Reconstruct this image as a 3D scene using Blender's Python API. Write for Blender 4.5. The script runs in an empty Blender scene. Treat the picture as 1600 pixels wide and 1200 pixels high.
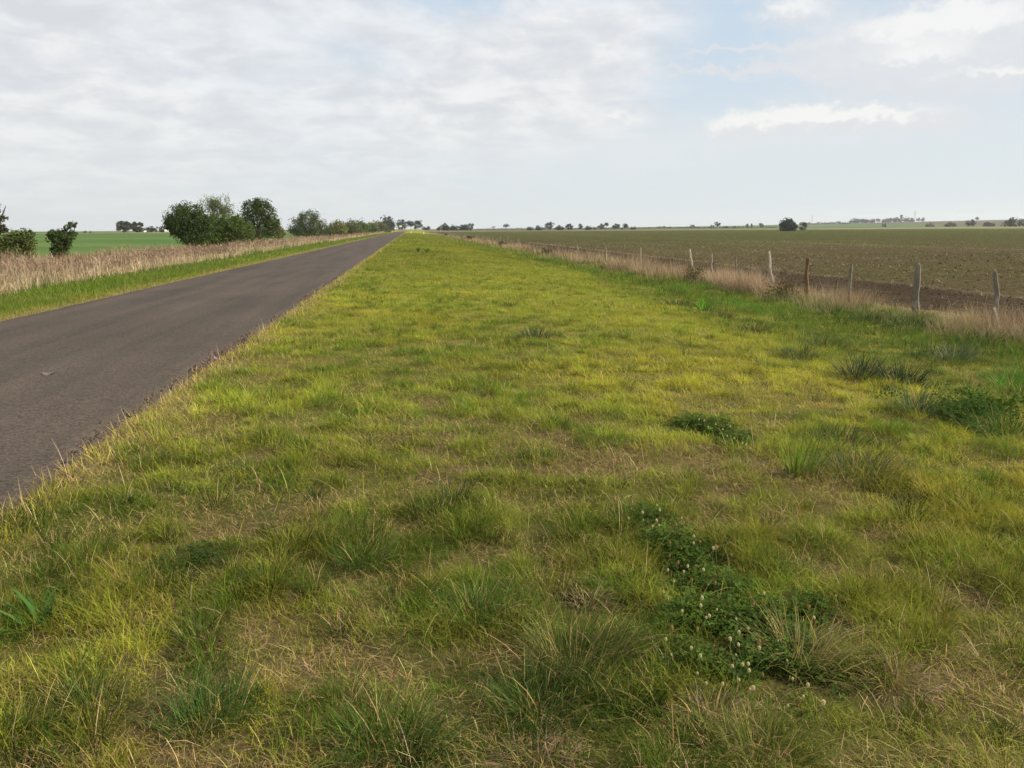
import bpy, math, random
import numpy as np
from mathutils import Matrix, Vector
R = math.radians
scene = bpy.context.scene
COL = scene.collection
rng = np.random.default_rng(7)

# ------------------------------------------------------------------ camera
EYE = 1.7
FPX = 28.0 / 36.0 * 1600.0                     # focal length in pixels of the 1600 px photograph
PITCH, YAW, ROLL = 11.05, 7.125, -0.35
cam_d = bpy.data.cameras.new('camera')
cam_d.lens = 28.0; cam_d.sensor_width = 36.0
cam_d.clip_start = 0.05; cam_d.clip_end = 20000.0
cam = bpy.data.objects.new('camera', cam_d); COL.objects.link(cam)
CM = Matrix.Rotation(R(-YAW), 4, 'Z') @ Matrix.Rotation(R(90 - PITCH), 4, 'X') @ Matrix.Rotation(R(ROLL), 4, 'Z')
cam.matrix_world = Matrix.Translation((0, 0, EYE)) @ CM
scene.camera = cam
CM3 = np.array(CM.to_3x3())

# ------------------------------------------------------------------ light
SUN_EL, SUN_AZ = 34.0, 104.0                     # azimuth clockwise from +Y (the road)
EXPOSURE = 0.52
SUN_STRENGTH = 5.0
scene.view_settings.view_transform = 'Standard'
scene.view_settings.look = 'None'
scene.view_settings.exposure = EXPOSURE
scene.view_settings.gamma = 1.0
scene.view_settings.use_curve_mapping = False
sd = bpy.data.lights.new('sun', 'SUN'); sd.energy = SUN_STRENGTH; sd.angle = R(1.0); sd.color = (1.0, 0.90, 0.74)
sun = bpy.data.objects.new('sun', sd); COL.objects.link(sun)
sdir = Vector((math.sin(R(SUN_AZ)) * math.cos(R(SUN_EL)), math.cos(R(SUN_AZ)) * math.cos(R(SUN_EL)), math.sin(R(SUN_EL))))
sun.rotation_euler = sdir.to_track_quat('Z', 'Y').to_euler()
sun.location = (0, 0, 60)

scene.cycles.max_bounces = 6
scene.cycles.diffuse_bounces = 3
scene.cycles.glossy_bounces = 2
scene.cycles.transmission_bounces = 4
scene.cycles.transparent_max_bounces = 8
scene.cycles.volume_bounces = 0
scene.cycles.use_denoising = True

# ------------------------------------------------------------------ pixel <-> world helpers (planning only)
def ray(px, py):
    v = CM3 @ np.array([(px - 800) / FPX, (600 - py) / FPX, -1.0])
    return v / np.linalg.norm(v)
def azel(px, py):
    v = ray(px, py)
    return math.atan2(v[0], v[1]), math.asin(v[2])

# ------------------------------------------------------------------ sky
world = bpy.data.worlds.new('World'); scene.world = world
world.use_nodes = True
def build_sky():
    nt = world.node_tree; N = nt.nodes; L = nt.links
    for n in list(N): N.remove(n)
    out = N.new('ShaderNodeOutputWorld'); bg = N.new('ShaderNodeBackground')
    L.new(bg.outputs[0], out.inputs['Surface'])
    sky = N.new('ShaderNodeTexSky'); sky.sky_type = 'NISHITA'; sky.sun_disc = False
    sky.sun_elevation = R(SUN_EL); sky.sun_rotation = R(SUN_AZ)
    sky.air_density = 1.0; sky.dust_density = 1.6; sky.ozone_density = 1.0
    tc = N.new('ShaderNodeTexCoord')
    sep = N.new('ShaderNodeSeparateXYZ'); L.new(tc.outputs['Generated'], sep.inputs[0])
    def M(op, a, b=None, c=None, clamp=False):
        n = N.new('ShaderNodeMath'); n.operation = op; n.use_clamp = clamp
        for i, v in enumerate((a, b, c)):
            if v is None: continue
            if isinstance(v, (int, float)): n.inputs[i].default_value = v
            else: L.new(v, n.inputs[i])
        return n.outputs[0]
    def noise(vec, scale, detail=5, rough=0.55, dist=0.0):
        n = N.new('ShaderNodeTexNoise'); n.inputs['Scale'].default_value = scale
        n.inputs['Detail'].default_value = detail; n.inputs['Roughness'].default_value = rough
        n.inputs['Distortion'].default_value = dist
        L.new(vec, n.inputs['Vector']); return n.outputs['Fac']
    def comb(x, y, z):
        c = N.new('ShaderNodeCombineXYZ')
        for i, v in enumerate((x, y, z)):
            if isinstance(v, (int, float)): c.inputs[i].default_value = v
            else: L.new(v, c.inputs[i])
        return c.outputs[0]
    def mix(f, a, b):
        n = N.new('ShaderNodeMix'); n.data_type = 'RGBA'
        if isinstance(f, float): n.inputs['Factor'].default_value = f
        else: L.new(f, n.inputs['Factor'])
        for k, v in ((6, a), (7, b)):
            if isinstance(v, tuple): n.inputs[k].default_value = (*v, 1)
            else: L.new(v, n.inputs[k])
        return n.outputs[2]
    def smooth(v, a, b):
        n = N.new('ShaderNodeMapRange'); n.interpolation_type = 'SMOOTHSTEP'
        L.new(v, n.inputs['Value']); n.inputs['From Min'].default_value = a; n.inputs['From Max'].default_value = b
        return n.outputs['Result']
    x, y, z = sep.outputs
    el = M('ARCSINE', z); az = M('ARCTAN2', x, y)
    ae = comb(az, el, 0.0)
    zz = M('ADD', M('MAXIMUM', z, 0.0), 0.20)
    plane = comb(M('DIVIDE', x, zz), M('DIVIDE', y, zz), 0.0)
    # puffy distortion of the azimuth / elevation domain
    w1 = M('SUBTRACT', noise(comb(M('MULTIPLY', az, 1.0), M('MULTIPLY', el, 1.5), 3.1), 40.0, 7, 0.62), 0.5)
    w2 = M('SUBTRACT', noise(comb(M('MULTIPLY', az, 1.0), M('MULTIPLY', el, 1.5), 9.7), 40.0, 7, 0.62), 0.5)
    azw = M('ADD', az, M('MULTIPLY', w1, 0.07)); elw = M('ADD', el, M('MULTIPLY', w2, 0.05))
    def bump(px, py, wx, wy, a=azw, e=elw):
        a0, e0 = azel(px, py)
        u = M('DIVIDE', M('SUBTRACT', a, a0), wx / FPX); v = M('DIVIDE', M('SUBTRACT', e, e0), wy / FPX)
        d = M('ADD', M('MULTIPLY', u, u), M('MULTIPLY', v, v))
        return M('EXPONENT', M('MULTIPLY', d, -1.0))
    def total(lst):
        r = lst[0]
        for q in lst[1:]: r = M('ADD', r, q)
        return r
    # high sheet of thin cloud: dense to the left, broken to the right
    n1 = noise(plane, 0.9, 8, 0.62, 0.3)
    n2 = noise(plane, 3.2, 6, 0.6, 0.2)
    sheet = M('ADD', M('MULTIPLY', n1, 0.75), M('MULTIPLY', n2, 0.25))
    cover = M('SUBTRACT', M('MULTIPLY', M('SUBTRACT', 0.17, az), 0.55), 0.0)          # more cloud towards the left
    cover = M('MINIMUM', M('MAXIMUM', cover, -0.12), 0.30)
    opens = total([bump(725, -14, 80, 40), bump(1190, 95, 170, 75), bump(1480, 190, 300, 70)])
    cover = M('SUBTRACT', cover, M('MULTIPLY', opens, 0.25))
    cover = M('ADD', cover, M('MULTIPLY', total([bump(890, 150, 280, 90), bump(930, 40, 190, 50)]), 0.36))
    sheet_m = smooth(M('ADD', sheet, cover), 0.38, 0.82)
    # heaped clouds to the right
    puffs = total([bump(1440, 68, 175, 55), bump(1540, 95, 130, 45), bump(1360, 85, 90, 34), bump(1580, 40, 90, 45),
                   bump(1240, 12, 62, 22), bump(1140, 200, 52, 20), bump(1215, 190, 60, 22),
                   bump(1285, 185, 60, 20), bump(1375, 184, 90, 17), bump(1450, 190, 60, 11), bump(965, 183, 50, 16),
                   bump(1090, 108, 110, 5), bump(1200, 112, 90, 5), bump(1150, 78, 110, 4)])
    tops = total([bump(1430, 40, 120, 22), bump(1510, 24, 70, 18), bump(1140, 190, 46, 15), bump(1215, 180, 46, 15), bump(1290, 178, 52, 14),
                  bump(1380, 176, 90, 9), bump(1240, 8, 50, 14), bump(965, 180, 36, 10), bump(1440, 85, 70, 14), bump(1580, 108, 80, 7)])
    puff_m = smooth(M('ADD', puffs, M('MULTIPLY', w1, 0.75)), 0.02, 1.25)
    under = M('MULTIPLY', total([bump(1300, 212, 230, 22), bump(960, 235, 200, 35)]), 0.45)
    # sky colours
    nish = N.new('ShaderNodeVectorMath'); nish.operation = 'SCALE'; L.new(sky.outputs[0], nish.inputs[0]); nish.inputs['Scale'].default_value = SKY_STRENGTH
    veil = smooth(el, 0.24, 0.02)
    base = mix(M('MULTIPLY', veil, 0.85), mix(0.8, nish.outputs[0], (0.56, 0.675, 0.79)), (0.645, 0.695, 0.71))
    fine = noise(plane, 4.2, 7, 0.62, 0.3)
    cloud = mix(smooth(fine, 0.33, 0.68), (0.61, 0.625, 0.655), (0.795, 0.795, 0.795))
    low = mix(M('MULTIPLY', smooth(el, 0.16, 0.0), 0.8), cloud, (0.64, 0.68, 0.695))
    c1 = mix(M('MULTIPLY', sheet_m, 0.93), base, low)
    c2 = mix(under, c1, (0.69, 0.71, 0.73))
    pc = mix(smooth(M('ADD', tops, M('MULTIPLY', w2, 1.0)), 0.05, 1.25), (0.66, 0.668, 0.69), (0.83, 0.82, 0.795))
    c3 = mix(M('MULTIPLY', puff_m, 0.85), c2, pc)
    L.new(c3, bg.inputs['Color']); bg.inputs['Strength'].default_value = 0.81
SKY_STRENGTH = 0.09
build_sky()

# ------------------------------------------------------------------ numpy noise
_T = np.random.default_rng(11).random((256, 256))
def vnoise(x, y, s=1.0, seed=0):
    x = np.asarray(x, float) / s + seed * 17.31; y = np.asarray(y, float) / s + seed * 5.77
    xi = np.floor(x).astype(int); yi = np.floor(y).astype(int)
    fx = x - xi; fy = y - yi
    fx = fx * fx * (3 - 2 * fx); fy = fy * fy * (3 - 2 * fy)
    a = _T[xi & 255, yi & 255]; b = _T[(xi + 1) & 255, yi & 255]; c = _T[xi & 255, (yi + 1) & 255]; d = _T[(xi + 1) & 255, (yi + 1) & 255]
    return (a * (1 - fx) + b * fx) * (1 - fy) + (c * (1 - fx) + d * fx) * fy
def fbm(x, y, s, seed=0, o=3):
    r = 0; a = 0.5; t = 0
    for k in range(o):
        r = r + a * vnoise(x, y, s / 2 ** k, seed + k * 3); t += a; a *= 0.5
    return r / t
def sstep(a, b, x):
    t = np.clip((np.asarray(x, float) - a) / (b - a), 0, 1); return t * t * (3 - 2 * t)
def lerp3(a, b, t):
    return np.asarray(a)[None, :] * (1 - t[:, None]) + np.asarray(b)[None, :] * t[:, None] if np.ndim(a) == 1 else a * (1 - t[:, None]) + np.asarray(b) * t[:, None]

# ------------------------------------------------------------------ terrain
ROAD_L, ROAD_R = -7.85, -2.6
FENCE_X = 12.4
_px = [-9000, -60, -19, -16, -12, -9.2, -7.8, -2.6, -1.0, 2.0, 5.0, 8.0, 10.0, 12.4, 14.0, 60, 9000]
_pz = [-0.25, -0.25, -0.30, -0.30, -0.14, -0.05, -0.01, -0.01, 0.0, -0.03, -0.17, -0.50, -0.62, -0.50, -0.42, -0.40, -0.40]
_ly = [-9000, 330, 430, 520, 690, 900, 9000]
_lz = [0, 0, 0.30, -0.9, 1.5, 0.8, 0.8]
def hum(x, y): return 0.35 * fbm(x, y, 0.62, 191, 2) + 0.65 * fbm(x, y, 0.27, 195, 2)
def tz(x, y, micro=True):
    x = np.asarray(x, float); y = np.asarray(y, float)
    d = np.hypot(x, y); az = np.degrees(np.arctan2(x, y))
    z = np.interp(x, _px, _pz)
    z = z + np.interp(y, _ly, _lz) * sstep(90, 25, np.abs(x + 3))
    z = z + 1.1 * sstep(60, 450, d) * sstep(-18, -60, x)
    z = z + 1.2 * sstep(500, 900, d) * sstep(20, 120, x)
    hill = np.interp(az, [10, 22.6, 39.5, 60], [0, 4.5, 15.0, 18.0])
    z = z + hill * sstep(1100, 2300, d) * sstep(-1, 1, y)
    if micro:
        on_road = sstep(-8.4, -7.9, x) * sstep(-2.1, -2.6, x)
        z = z - 0.05 * on_road
        n = (hum(x, y) - 0.5) * 0.13 * sstep(45, 20, d) + (fbm(x, y, 3.0, 5, 2) - 0.5) * 0.10
        z = z + n * (1 - on_road) * sstep(120, 30, d) * sstep(-2.6, -1.6, np.where(x > -5, x, -10.4 - x))
    return z
def at(px, py, dz=0.0):
    """the ground point seen at a pixel of the photograph"""
    v = ray(px, py); t = 2.0; lo = 0.5
    f = lambda t: EYE + v[2] * t - (float(tz(v[0] * t, v[1] * t)) + dz)
    while f(t) > 0 and t < 4000: lo = t; t *= 1.05
    hi = t
    for _ in range(40):
        m = (lo + hi) / 2
        if f(m) > 0: lo = m
        else: hi = m
    return float(v[0] * hi), float(v[1] * hi)
def along(px, X, py=380):
    """the point on the line x = X (parallel to the road) in the direction of a pixel column"""
    v = ray(px, py); return X, float(v[1] / v[0] * X)
def far(px, d, py=355):
    v = ray(px, py); h = math.hypot(v[0], v[1]); return float(v[0] / h * d), float(v[1] / h * d)
def z_at_px(px, py, x, y):
    """height of a pixel's ray above the point x, y"""
    v = ray(px, py); return EYE + v[2] / math.hypot(v[0], v[1]) * math.hypot(x, y)

# ------------------------------------------------------------------ materials
def new_mat(name):
    m = bpy.data.materials.new(name); m.use_nodes = True
    nt = m.node_tree
    for n in list(nt.nodes): nt.nodes.remove(n)
    out = nt.nodes.new('ShaderNodeOutputMaterial')
    return m, nt, out
def leaf_mat(name, transl=0.35, rough=0.55, spec=0.25, color=None, var=0.0, vscale=30.0):
    m, nt, out = new_mat(name); N = nt.nodes; L = nt.links
    b = N.new('ShaderNodeBsdfPrincipled'); b.inputs['Roughness'].default_value = rough
    b.inputs['Specular IOR Level'].default_value = spec
    t = N.new('ShaderNodeBsdfTranslucent'); mx = N.new('ShaderNodeMixShader'); mx.inputs[0].default_value = transl
    if color is None:
        a = N.new('ShaderNodeAttribute'); a.attribute_name = 'Col'; c = a.outputs['Color']
    else:
        a = N.new('ShaderNodeRGB'); a.outputs[0].default_value = (*color, 1); c = a.outputs[0]
    if var:
        nz = N.new('ShaderNodeTexNoise'); nz.inputs['Scale'].default_value = vscale; nz.inputs['Detail'].default_value = 4
        tc = N.new('ShaderNodeTexCoord'); L.new(tc.outputs['Object'], nz.inputs['Vector'])
        hv = N.new('ShaderNodeHueSaturation'); mr = N.new('ShaderNodeMapRange')
        mr.inputs['To Min'].default_value = 1 - var; mr.inputs['To Max'].default_value = 1 + var
        L.new(nz.outputs['Fac'], mr.inputs['Value']); L.new(mr.outputs[0], hv.inputs['Value']); L.new(c, hv.inputs['Color']); c = hv.outputs[0]
    L.new(c, b.inputs['Base Color']); L.new(c, t.inputs['Color'])
    L.new(b.outputs[0], mx.inputs[1]); L.new(t.outputs[0], mx.inputs[2]); L.new(mx.outputs[0], out.inputs['Surface'])
    return m
def surf_mat(name, attr=None, color=(0.5, 0.5, 0.5), rough=0.9, spec=0.2, scales=((3.0, 0.25),), bump=0.0, bscale=40.0, speck=None):
    """base colour (attribute or constant) varied by a few noises, with bump"""
    m, nt, out = new_mat(name); N = nt.nodes; L = nt.links
    b = N.new('ShaderNodeBsdfPrincipled'); b.inputs['Roughness'].default_value = rough; b.inputs['Specular IOR Level'].default_value = spec
    tc = N.new('ShaderNodeTexCoord')
    if attr:
        a = N.new('ShaderNodeAttribute'); a.attribute_name = attr; c = a.outputs['Color']
    else:
        a = N.new('ShaderNodeRGB'); a.outputs[0].default_value = (*color, 1); c = a.outputs[0]
    for s, v in scales:
        nz = N.new('ShaderNodeTexNoise'); nz.inputs['Scale'].default_value = s; nz.inputs['Detail'].default_value = 6; nz.inputs['Roughness'].default_value = 0.65
        L.new(tc.outputs['Object'], nz.inputs['Vector'])
        mr = N.new('ShaderNodeMapRange'); mr.inputs['From Min'].default_value = 0.25; mr.inputs['From Max'].default_value = 0.75
        mr.inputs['To Min'].default_value = 1 - v; mr.inputs['To Max'].default_value = 1 + v
        L.new(nz.outputs['Fac'], mr.inputs['Value'])
        hv = N.new('ShaderNodeHueSaturation'); L.new(mr.outputs[0], hv.inputs['Value']); L.new(c, hv.inputs['Color']); c = hv.outputs[0]
    if speck:
        vo = N.new('ShaderNodeTexVoronoi'); vo.inputs['Scale'].default_value = speck[0]; L.new(tc.outputs['Object'], vo.inputs['Vector'])
        mr = N.new('ShaderNodeMapRange'); sp = N.new('ShaderNodeSeparateColor'); L.new(vo.outputs['Color'], sp.inputs[0])
        mr.inputs['To Min'].default_value = 1 - speck[1]; mr.inputs['To Max'].default_value = 1 + speck[1]; L.new(sp.outputs[0], mr.inputs['Value'])
        hv = N.new('ShaderNodeHueSaturation'); L.new(mr.outputs[0], hv.inputs['Value']); L.new(c, hv.inputs['Color']); c = hv.outputs[0]
    L.new(c, b.inputs['Base Color'])
    if bump:
        nz = N.new('ShaderNodeTexNoise'); nz.inputs['Scale'].default_value = bscale; nz.inputs['Detail'].default_value = 8; nz.inputs['Roughness'].default_value = 0.7
        L.new(tc.outputs['Object'], nz.inputs['Vector'])
        bp = N.new('ShaderNodeBump'); bp.inputs['Strength'].default_value = bump; bp.inputs['Distance'].default_value = 0.03
        L.new(nz.outputs['Fac'], bp.inputs['Height']); L.new(bp.outputs[0], b.inputs['Normal'])
    L.new(b.outputs[0], out.inputs['Surface'])
    return m

# ------------------------------------------------------------------ mesh + object helpers
def mesh_np(name, V, F, C=None, mats=(), parent=None, smooth=False, midx=None):
    """V (n,3), F (m,4) or (m,3) index arrays, C (n,3) colours"""
    me = bpy.data.meshes.new(name)
    V = np.ascontiguousarray(V, np.float32); F = np.ascontiguousarray(F, np.int32); k = F.shape[1]
    me.vertices.add(len(V)); me.vertices.foreach_set('co', V.ravel())
    me.loops.add(F.size); me.loops.foreach_set('vertex_index', F.ravel())
    me.polygons.add(len(F)); me.polygons.foreach_set('loop_start', np.arange(0, F.size, k, dtype=np.int32))
    try: me.polygons.foreach_set('loop_total', np.full(len(F), k, np.int32))
    except Exception: pass
    if C is not None:
        a = me.attributes.new('Col', 'FLOAT_COLOR', 'POINT')
        a.data.foreach_set('color', np.ascontiguousarray(np.c_[C, np.ones(len(C))], np.float32).ravel())
    for m in mats: me.materials.append(m)
    if midx is not None: me.polygons.foreach_set('material_index', np.ascontiguousarray(midx, np.int32))
    me.polygons.foreach_set('use_smooth', np.full(len(F), smooth, bool))
    me.update(calc_edges=True)
    o = bpy.data.objects.new(name, me); COL.objects.link(o)
    if parent is not None: o.parent = parent
    return o
def empty(name, loc, rz=0.0):
    o = bpy.data.objects.new(name, None); COL.objects.link(o)
    o.empty_display_size = 0.2; o.location = loc; o.rotation_euler = (0, 0, rz); return o
def tag(o, label=None, cat=None, group=None, kind=None):
    if label: o['label'] = label
    if cat: o['category'] = cat
    if group: o['group'] = group
    if kind: o['kind'] = kind
    return o
class Geo:
    """collects quad geometry with per-vertex colours"""
    def __init__(s): s.V = []; s.F = []; s.C = []; s.n = 0
    def add(s, V, F, C):
        V = np.asarray(V, float); F = np.asarray(F, int)
        C = np.asarray(C, float); C = np.repeat(C[None, :], len(V), 0) if C.ndim == 1 else C
        s.V.append(V); s.F.append(F + s.n); s.C.append(C); s.n += len(V)
    def build(s, name, mats, parent=None, smooth=False, loc=None):
        V = np.concatenate(s.V); 
        if loc is not None: V = V - np.asarray(loc)
        o = mesh_np(name, V, np.concatenate(s.F), np.concatenate(s.C), mats, parent, smooth)
        if loc is not None: o.location = loc
        return o
    def tube(s, P, r, col, n=6, cap=True):
        P = np.asarray(P, float); r = np.broadcast_to(np.asarray(r, float), (len(P),))
        V = []
        for i in range(len(P)):
            t = P[min(i + 1, len(P) - 1)] - P[max(i - 1, 0)]; t = t / (np.linalg.norm(t) + 1e-9)
            a = np.cross(t, [0.31, 0.95, 0.05] if abs(t[2]) > 0.5 else [0, 0, 1.0]); a /= np.linalg.norm(a) + 1e-9; b = np.cross(t, a)
            th = np.arange(n) * 2 * math.pi / n
            V.append(P[i] + r[i] * (np.cos(th)[:, None] * a + np.sin(th)[:, None] * b))
        V = np.concatenate(V); F = []
        for i in range(len(P) - 1):
            for k in range(n):
                F.append((i * n + k, i * n + (k + 1) % n, (i + 1) * n + (k + 1) % n, (i + 1) * n + k))
        if cap and n == 6:
            q = (len(P) - 1) * n
            F += [(q, q + 1, q + 2, q + 3), (q, q + 3, q + 4, q + 5)]
        s.add(V, F, col)
    def blades(s, P, L, W, az, lean, curl, col, seg=3, tipcol=None):
        P = np.asarray(P, float); n = len(P)
        if n == 0: return
        bc = lambda v: np.broadcast_to(np.asarray(v, float), (n,))
        L, W, az, lean, curl = map(bc, (L, W, az, lean, curl))
        tw = az + math.pi / 2 + rng.normal(0, 0.5, n)
        side = np.c_[np.cos(tw), np.sin(tw), np.zeros(n)]
        p = P.copy(); V = np.zeros((n, seg + 1, 2, 3)); C = np.zeros((n, seg + 1, 2, 3))
        wprof = {1: [1, .25], 2: [.8, 1, .12], 3: [.7, 1, .75, .08], 4: [.7, 1, .9, .6, .06]}[seg]
        for k in range(seg + 1):
            if k:
                a = np.minimum(lean + curl * ((k - 0.5) / seg), 2.6)
                p = p + (L / seg)[:, None] * np.c_[np.sin(a) * np.cos(az), np.sin(a) * np.sin(az), np.cos(a)]
            w = (W * wprof[k] * 0.5)[:, None]
            V[:, k, 0] = p - side * w; V[:, k, 1] = p + side * w
            cc = col if tipcol is None else col + (tipcol - col) * (k / seg) ** 1.5
            C[:, k, 0] = cc; C[:, k, 1] = cc
        b = (np.arange(n) * (seg + 1) * 2)[:, None]
        F = np.concatenate([np.stack([b[:, 0] + 2 * k, b[:, 0] + 2 * k + 1, b[:, 0] + 2 * k + 3, b[:, 0] + 2 * k + 2], 1) for k in range(seg)])
        s.add(V.reshape(-1, 3), F, C.reshape(-1, 3))
    def leaves(s, P, size, col, up=0.35, aspect=0.55, nrm=None):
        """diamond leaves, one quad each"""
        P = np.asarray(P, float); n = len(P); size = np.broadcast_to(np.asarray(size, float), (n,))
        nv = rng.normal(0, 1, (n, 3)); nv /= np.linalg.norm(nv, axis=1)[:, None]
        nv[:, 2] += up
        if nrm is not None: nv = nv + nrm
        nv /= np.linalg.norm(nv, axis=1)[:, None]
        t = np.cross(nv, rng.normal(0, 1, (n, 3))); t /= np.linalg.norm(t, axis=1)[:, None] + 1e-9
        b = np.cross(nv, t)
        h = size[:, None] * 0.5
        V = np.stack([P - t * h, P + b * h * aspect, P + t * h, P - b * h * aspect], 1).reshape(-1, 3)
        F = np.arange(n * 4).reshape(-1, 4)
        s.add(V, F, np.repeat(np.asarray(col, float) if np.ndim(col) == 2 else np.repeat(np.asarray(col)[None], n, 0), 4, 0))
def jit(col, n, v=0.2, hue=0.06):
    c = np.asarray(col, float); c = np.repeat(c[None], n, 0) if c.ndim == 1 else c
    return np.clip(c * rng.lognormal(0, v, (n, 1)) * rng.lognormal(0, hue, (n, 3)), 0.002, 0.95)

# ================================================================== THE LARGE STRUCTURE
# colours of real things (linear)
YEL = (0.395, 0.370, 0.042); LIME = (0.285, 0.310, 0.038); GRN = (0.120, 0.190, 0.020); DGR = (0.042, 0.080, 0.022)
TAN = (0.40, 0.285, 0.115); BRN = (0.20, 0.125, 0.06); STRAW = (0.52, 0.42, 0.24); SOIL = (0.072, 0.051, 0.028)
MAT_GROUND = surf_mat('ground_soil_and_turf', attr='Col', spec=0.03, scales=((0.05, 0.12), (1.3, 0.25), (14.0, 0.30)), bump=0.6, bscale=30)
MAT_FIELD = surf_mat('ploughed_soil', attr='Col', spec=0.02, scales=((0.25, 0.16), (2.2, 0.25), (9.0, 0.35)), bump=1.0, bscale=9)
MAT_CROP = surf_mat('green_crop', attr='Col', spec=0.02, scales=((0.05, 0.12), (0.8, 0.22)), bump=0.4, bscale=8)

def grid_obj(name, xs, ys, colf, mat, zoff=0.0):
    X, Y = np.meshgrid(xs, ys); Z = tz(X, Y) + zoff
    V = np.stack([X, Y, Z], -1).reshape(-1, 3)
    nx = len(xs); i, j = np.meshgrid(np.arange(nx - 1), np.arange(len(ys) - 1)); q = (j * nx + i).ravel()
    F = np.stack([q, q + 1, q + nx + 1, q + nx], 1)
    return mesh_np(name, V, F, colf(V[:, 0], V[:, 1]), [mat], smooth=True)
def spread(a, b, first, grow=1.12):
    r = [a]; s = first
    while r[-1] < b: r.append(r[-1] + s); s *= grow
    r[-1] = b; return r
ys_f = np.array(sorted(set([-5500, -2500, -900, -300, -120, -60, -30, -15, -6] + list(np.arange(-2, 14, 0.12).round(3)) + [round(v, 2) for v in spread(14, 5500, 0.16, 1.016)])))
def xlines(a, b): return a, b
FIELD_L, FIELD_FAR = 13.3, 640.0
CROP_R, CROP_FAR = -18.0, 400.0
x_verge = np.array(sorted(set(list(np.arange(-18.0, -8.4, 0.4).round(2)) + [-8.4, -8.1, -7.9, -7.85, -7.6, -5.2, -2.85, -2.6, -2.5] + list(np.arange(-2.4, 6, 0.12).round(2)) + list(np.arange(6, 13.3, 0.2).round(2)) + [13.3])))
x_right = np.array(spread(13.3, 640, 0.35, 1.07)); x_far_r = np.array(spread(640, 5500, 60, 1.15))
x_left = -np.array(spread(18.0, 420, 0.6, 1.08))[::-1]; x_far_l = -np.array(spread(420, 5500, 60, 1.2))[::-1]

def verge_col(x, y):
    n = len(x); d = np.hypot(x, y)
    dry = fbm(x, y, 1.6, 21); big = fbm(x, y, 9, 31)
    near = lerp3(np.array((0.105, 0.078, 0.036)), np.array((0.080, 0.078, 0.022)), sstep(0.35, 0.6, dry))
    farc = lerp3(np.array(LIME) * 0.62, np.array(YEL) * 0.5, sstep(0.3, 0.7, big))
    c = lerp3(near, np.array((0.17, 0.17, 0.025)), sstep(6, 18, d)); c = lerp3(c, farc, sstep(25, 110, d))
    edge = sstep(-1.7, -2.45, np.where(x > -5, x, -10.45 - x)) * sstep(-12, -9, -np.abs(x + 5.2) - 4)
    c = lerp3(c, np.array((0.16, 0.12, 0.07)), np.clip(sstep(-2.0, -2.5, x) * sstep(-8.6, -8.0, x), 0, 1))
    c = lerp3(c, np.array((0.15, 0.11, 0.06)), 0.8 * sstep(10.8, 12.0, x))
    c = lerp3(c, np.array((0.33, 0.25, 0.15)), 0.8 * sstep(-11.6, -12.4, x))
    return c
def far_col(x, y):
    d = np.hypot(x, y)
    a = fbm(x, y * 0.7, 420, 41, 2); b = fbm(x, y, 60, 44, 3)
    c = lerp3(np.array((0.070, 0.085, 0.030)), np.array((0.105, 0.098, 0.045)), sstep(0.3, 0.62, b))
    c = lerp3(c, np.array((0.07, 0.12, 0.035)), sstep(0.5, 0.56, a))
    c = lerp3(c, np.array((0.085, 0.075, 0.042)), sstep(0.42, 0.37, a))
    return c
def field_col(x, y):
    d = np.hypot(x, y)
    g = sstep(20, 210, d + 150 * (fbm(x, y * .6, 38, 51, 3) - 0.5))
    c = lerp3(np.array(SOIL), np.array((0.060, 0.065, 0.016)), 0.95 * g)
    c = lerp3(c, np.array((0.040, 0.028, 0.018)), sstep(18.1, 17.5, x + 0.6 * (fbm(x, y, 3, 55, 2) - 0.5)) * 0.8)
    c = c * (0.80 + 0.30 * fbm(x, y * 0.07, 1.6, 56, 3))[:, None]
    for X, w in ((17.9, 0.35), (31, 0.5), (52, 0.9)):
        c = lerp3(c, np.array((0.24, 0.18, 0.095)), 0.22 * np.exp(-((x - X + 0.5 * (fbm(y, x, 5, 57, 2) - 0.5)) / w) ** 2) * sstep(0.35, 0.6, fbm(x, y, 2.0, 58, 2)))
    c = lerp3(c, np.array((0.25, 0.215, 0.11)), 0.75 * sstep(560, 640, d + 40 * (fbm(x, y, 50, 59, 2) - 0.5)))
    return c
def crop_col(x, y):
    d = np.hypot(x, y)
    c = lerp3(np.array((0.060, 0.118, 0.030)), np.array((0.098, 0.138, 0.040)), sstep(0.35, 0.65, fbm(x * .35, y, 24, 61, 3)))
    c = lerp3(c, np.array((0.16, 0.14, 0.07)), 0.7 * sstep(-24, -19, x))
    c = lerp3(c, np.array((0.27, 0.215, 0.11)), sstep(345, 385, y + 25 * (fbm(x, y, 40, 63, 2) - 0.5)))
    return c
# one continuous sheet of land, cut along the field edges into three objects that share their borders
ya = ys_f
tag(grid_obj('ground', x_verge, ya, verge_col, MAT_GROUND), kind='structure')
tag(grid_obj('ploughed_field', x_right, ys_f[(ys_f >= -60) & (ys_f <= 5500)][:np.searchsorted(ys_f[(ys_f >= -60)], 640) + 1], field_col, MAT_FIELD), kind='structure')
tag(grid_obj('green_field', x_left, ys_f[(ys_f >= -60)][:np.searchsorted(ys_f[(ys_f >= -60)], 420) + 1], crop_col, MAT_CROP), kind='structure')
yr_end = ys_f[(ys_f >= -60)][np.searchsorted(ys_f[(ys_f >= -60)], 640)]
yl_end = ys_f[(ys_f >= -60)][np.searchsorted(ys_f[(ys_f >= -60)], 420)]
tag(grid_obj('terrain', x_right, ys_f[ys_f >= yr_end], far_col, MAT_GROUND), kind='structure')
tag(grid_obj('terrain', x_right, ys_f[ys_f <= -60], far_col, MAT_GROUND), kind='structure')
tag(grid_obj('terrain', x_far_r, ys_f[::2], far_col, MAT_GROUND), kind='structure')
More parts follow.
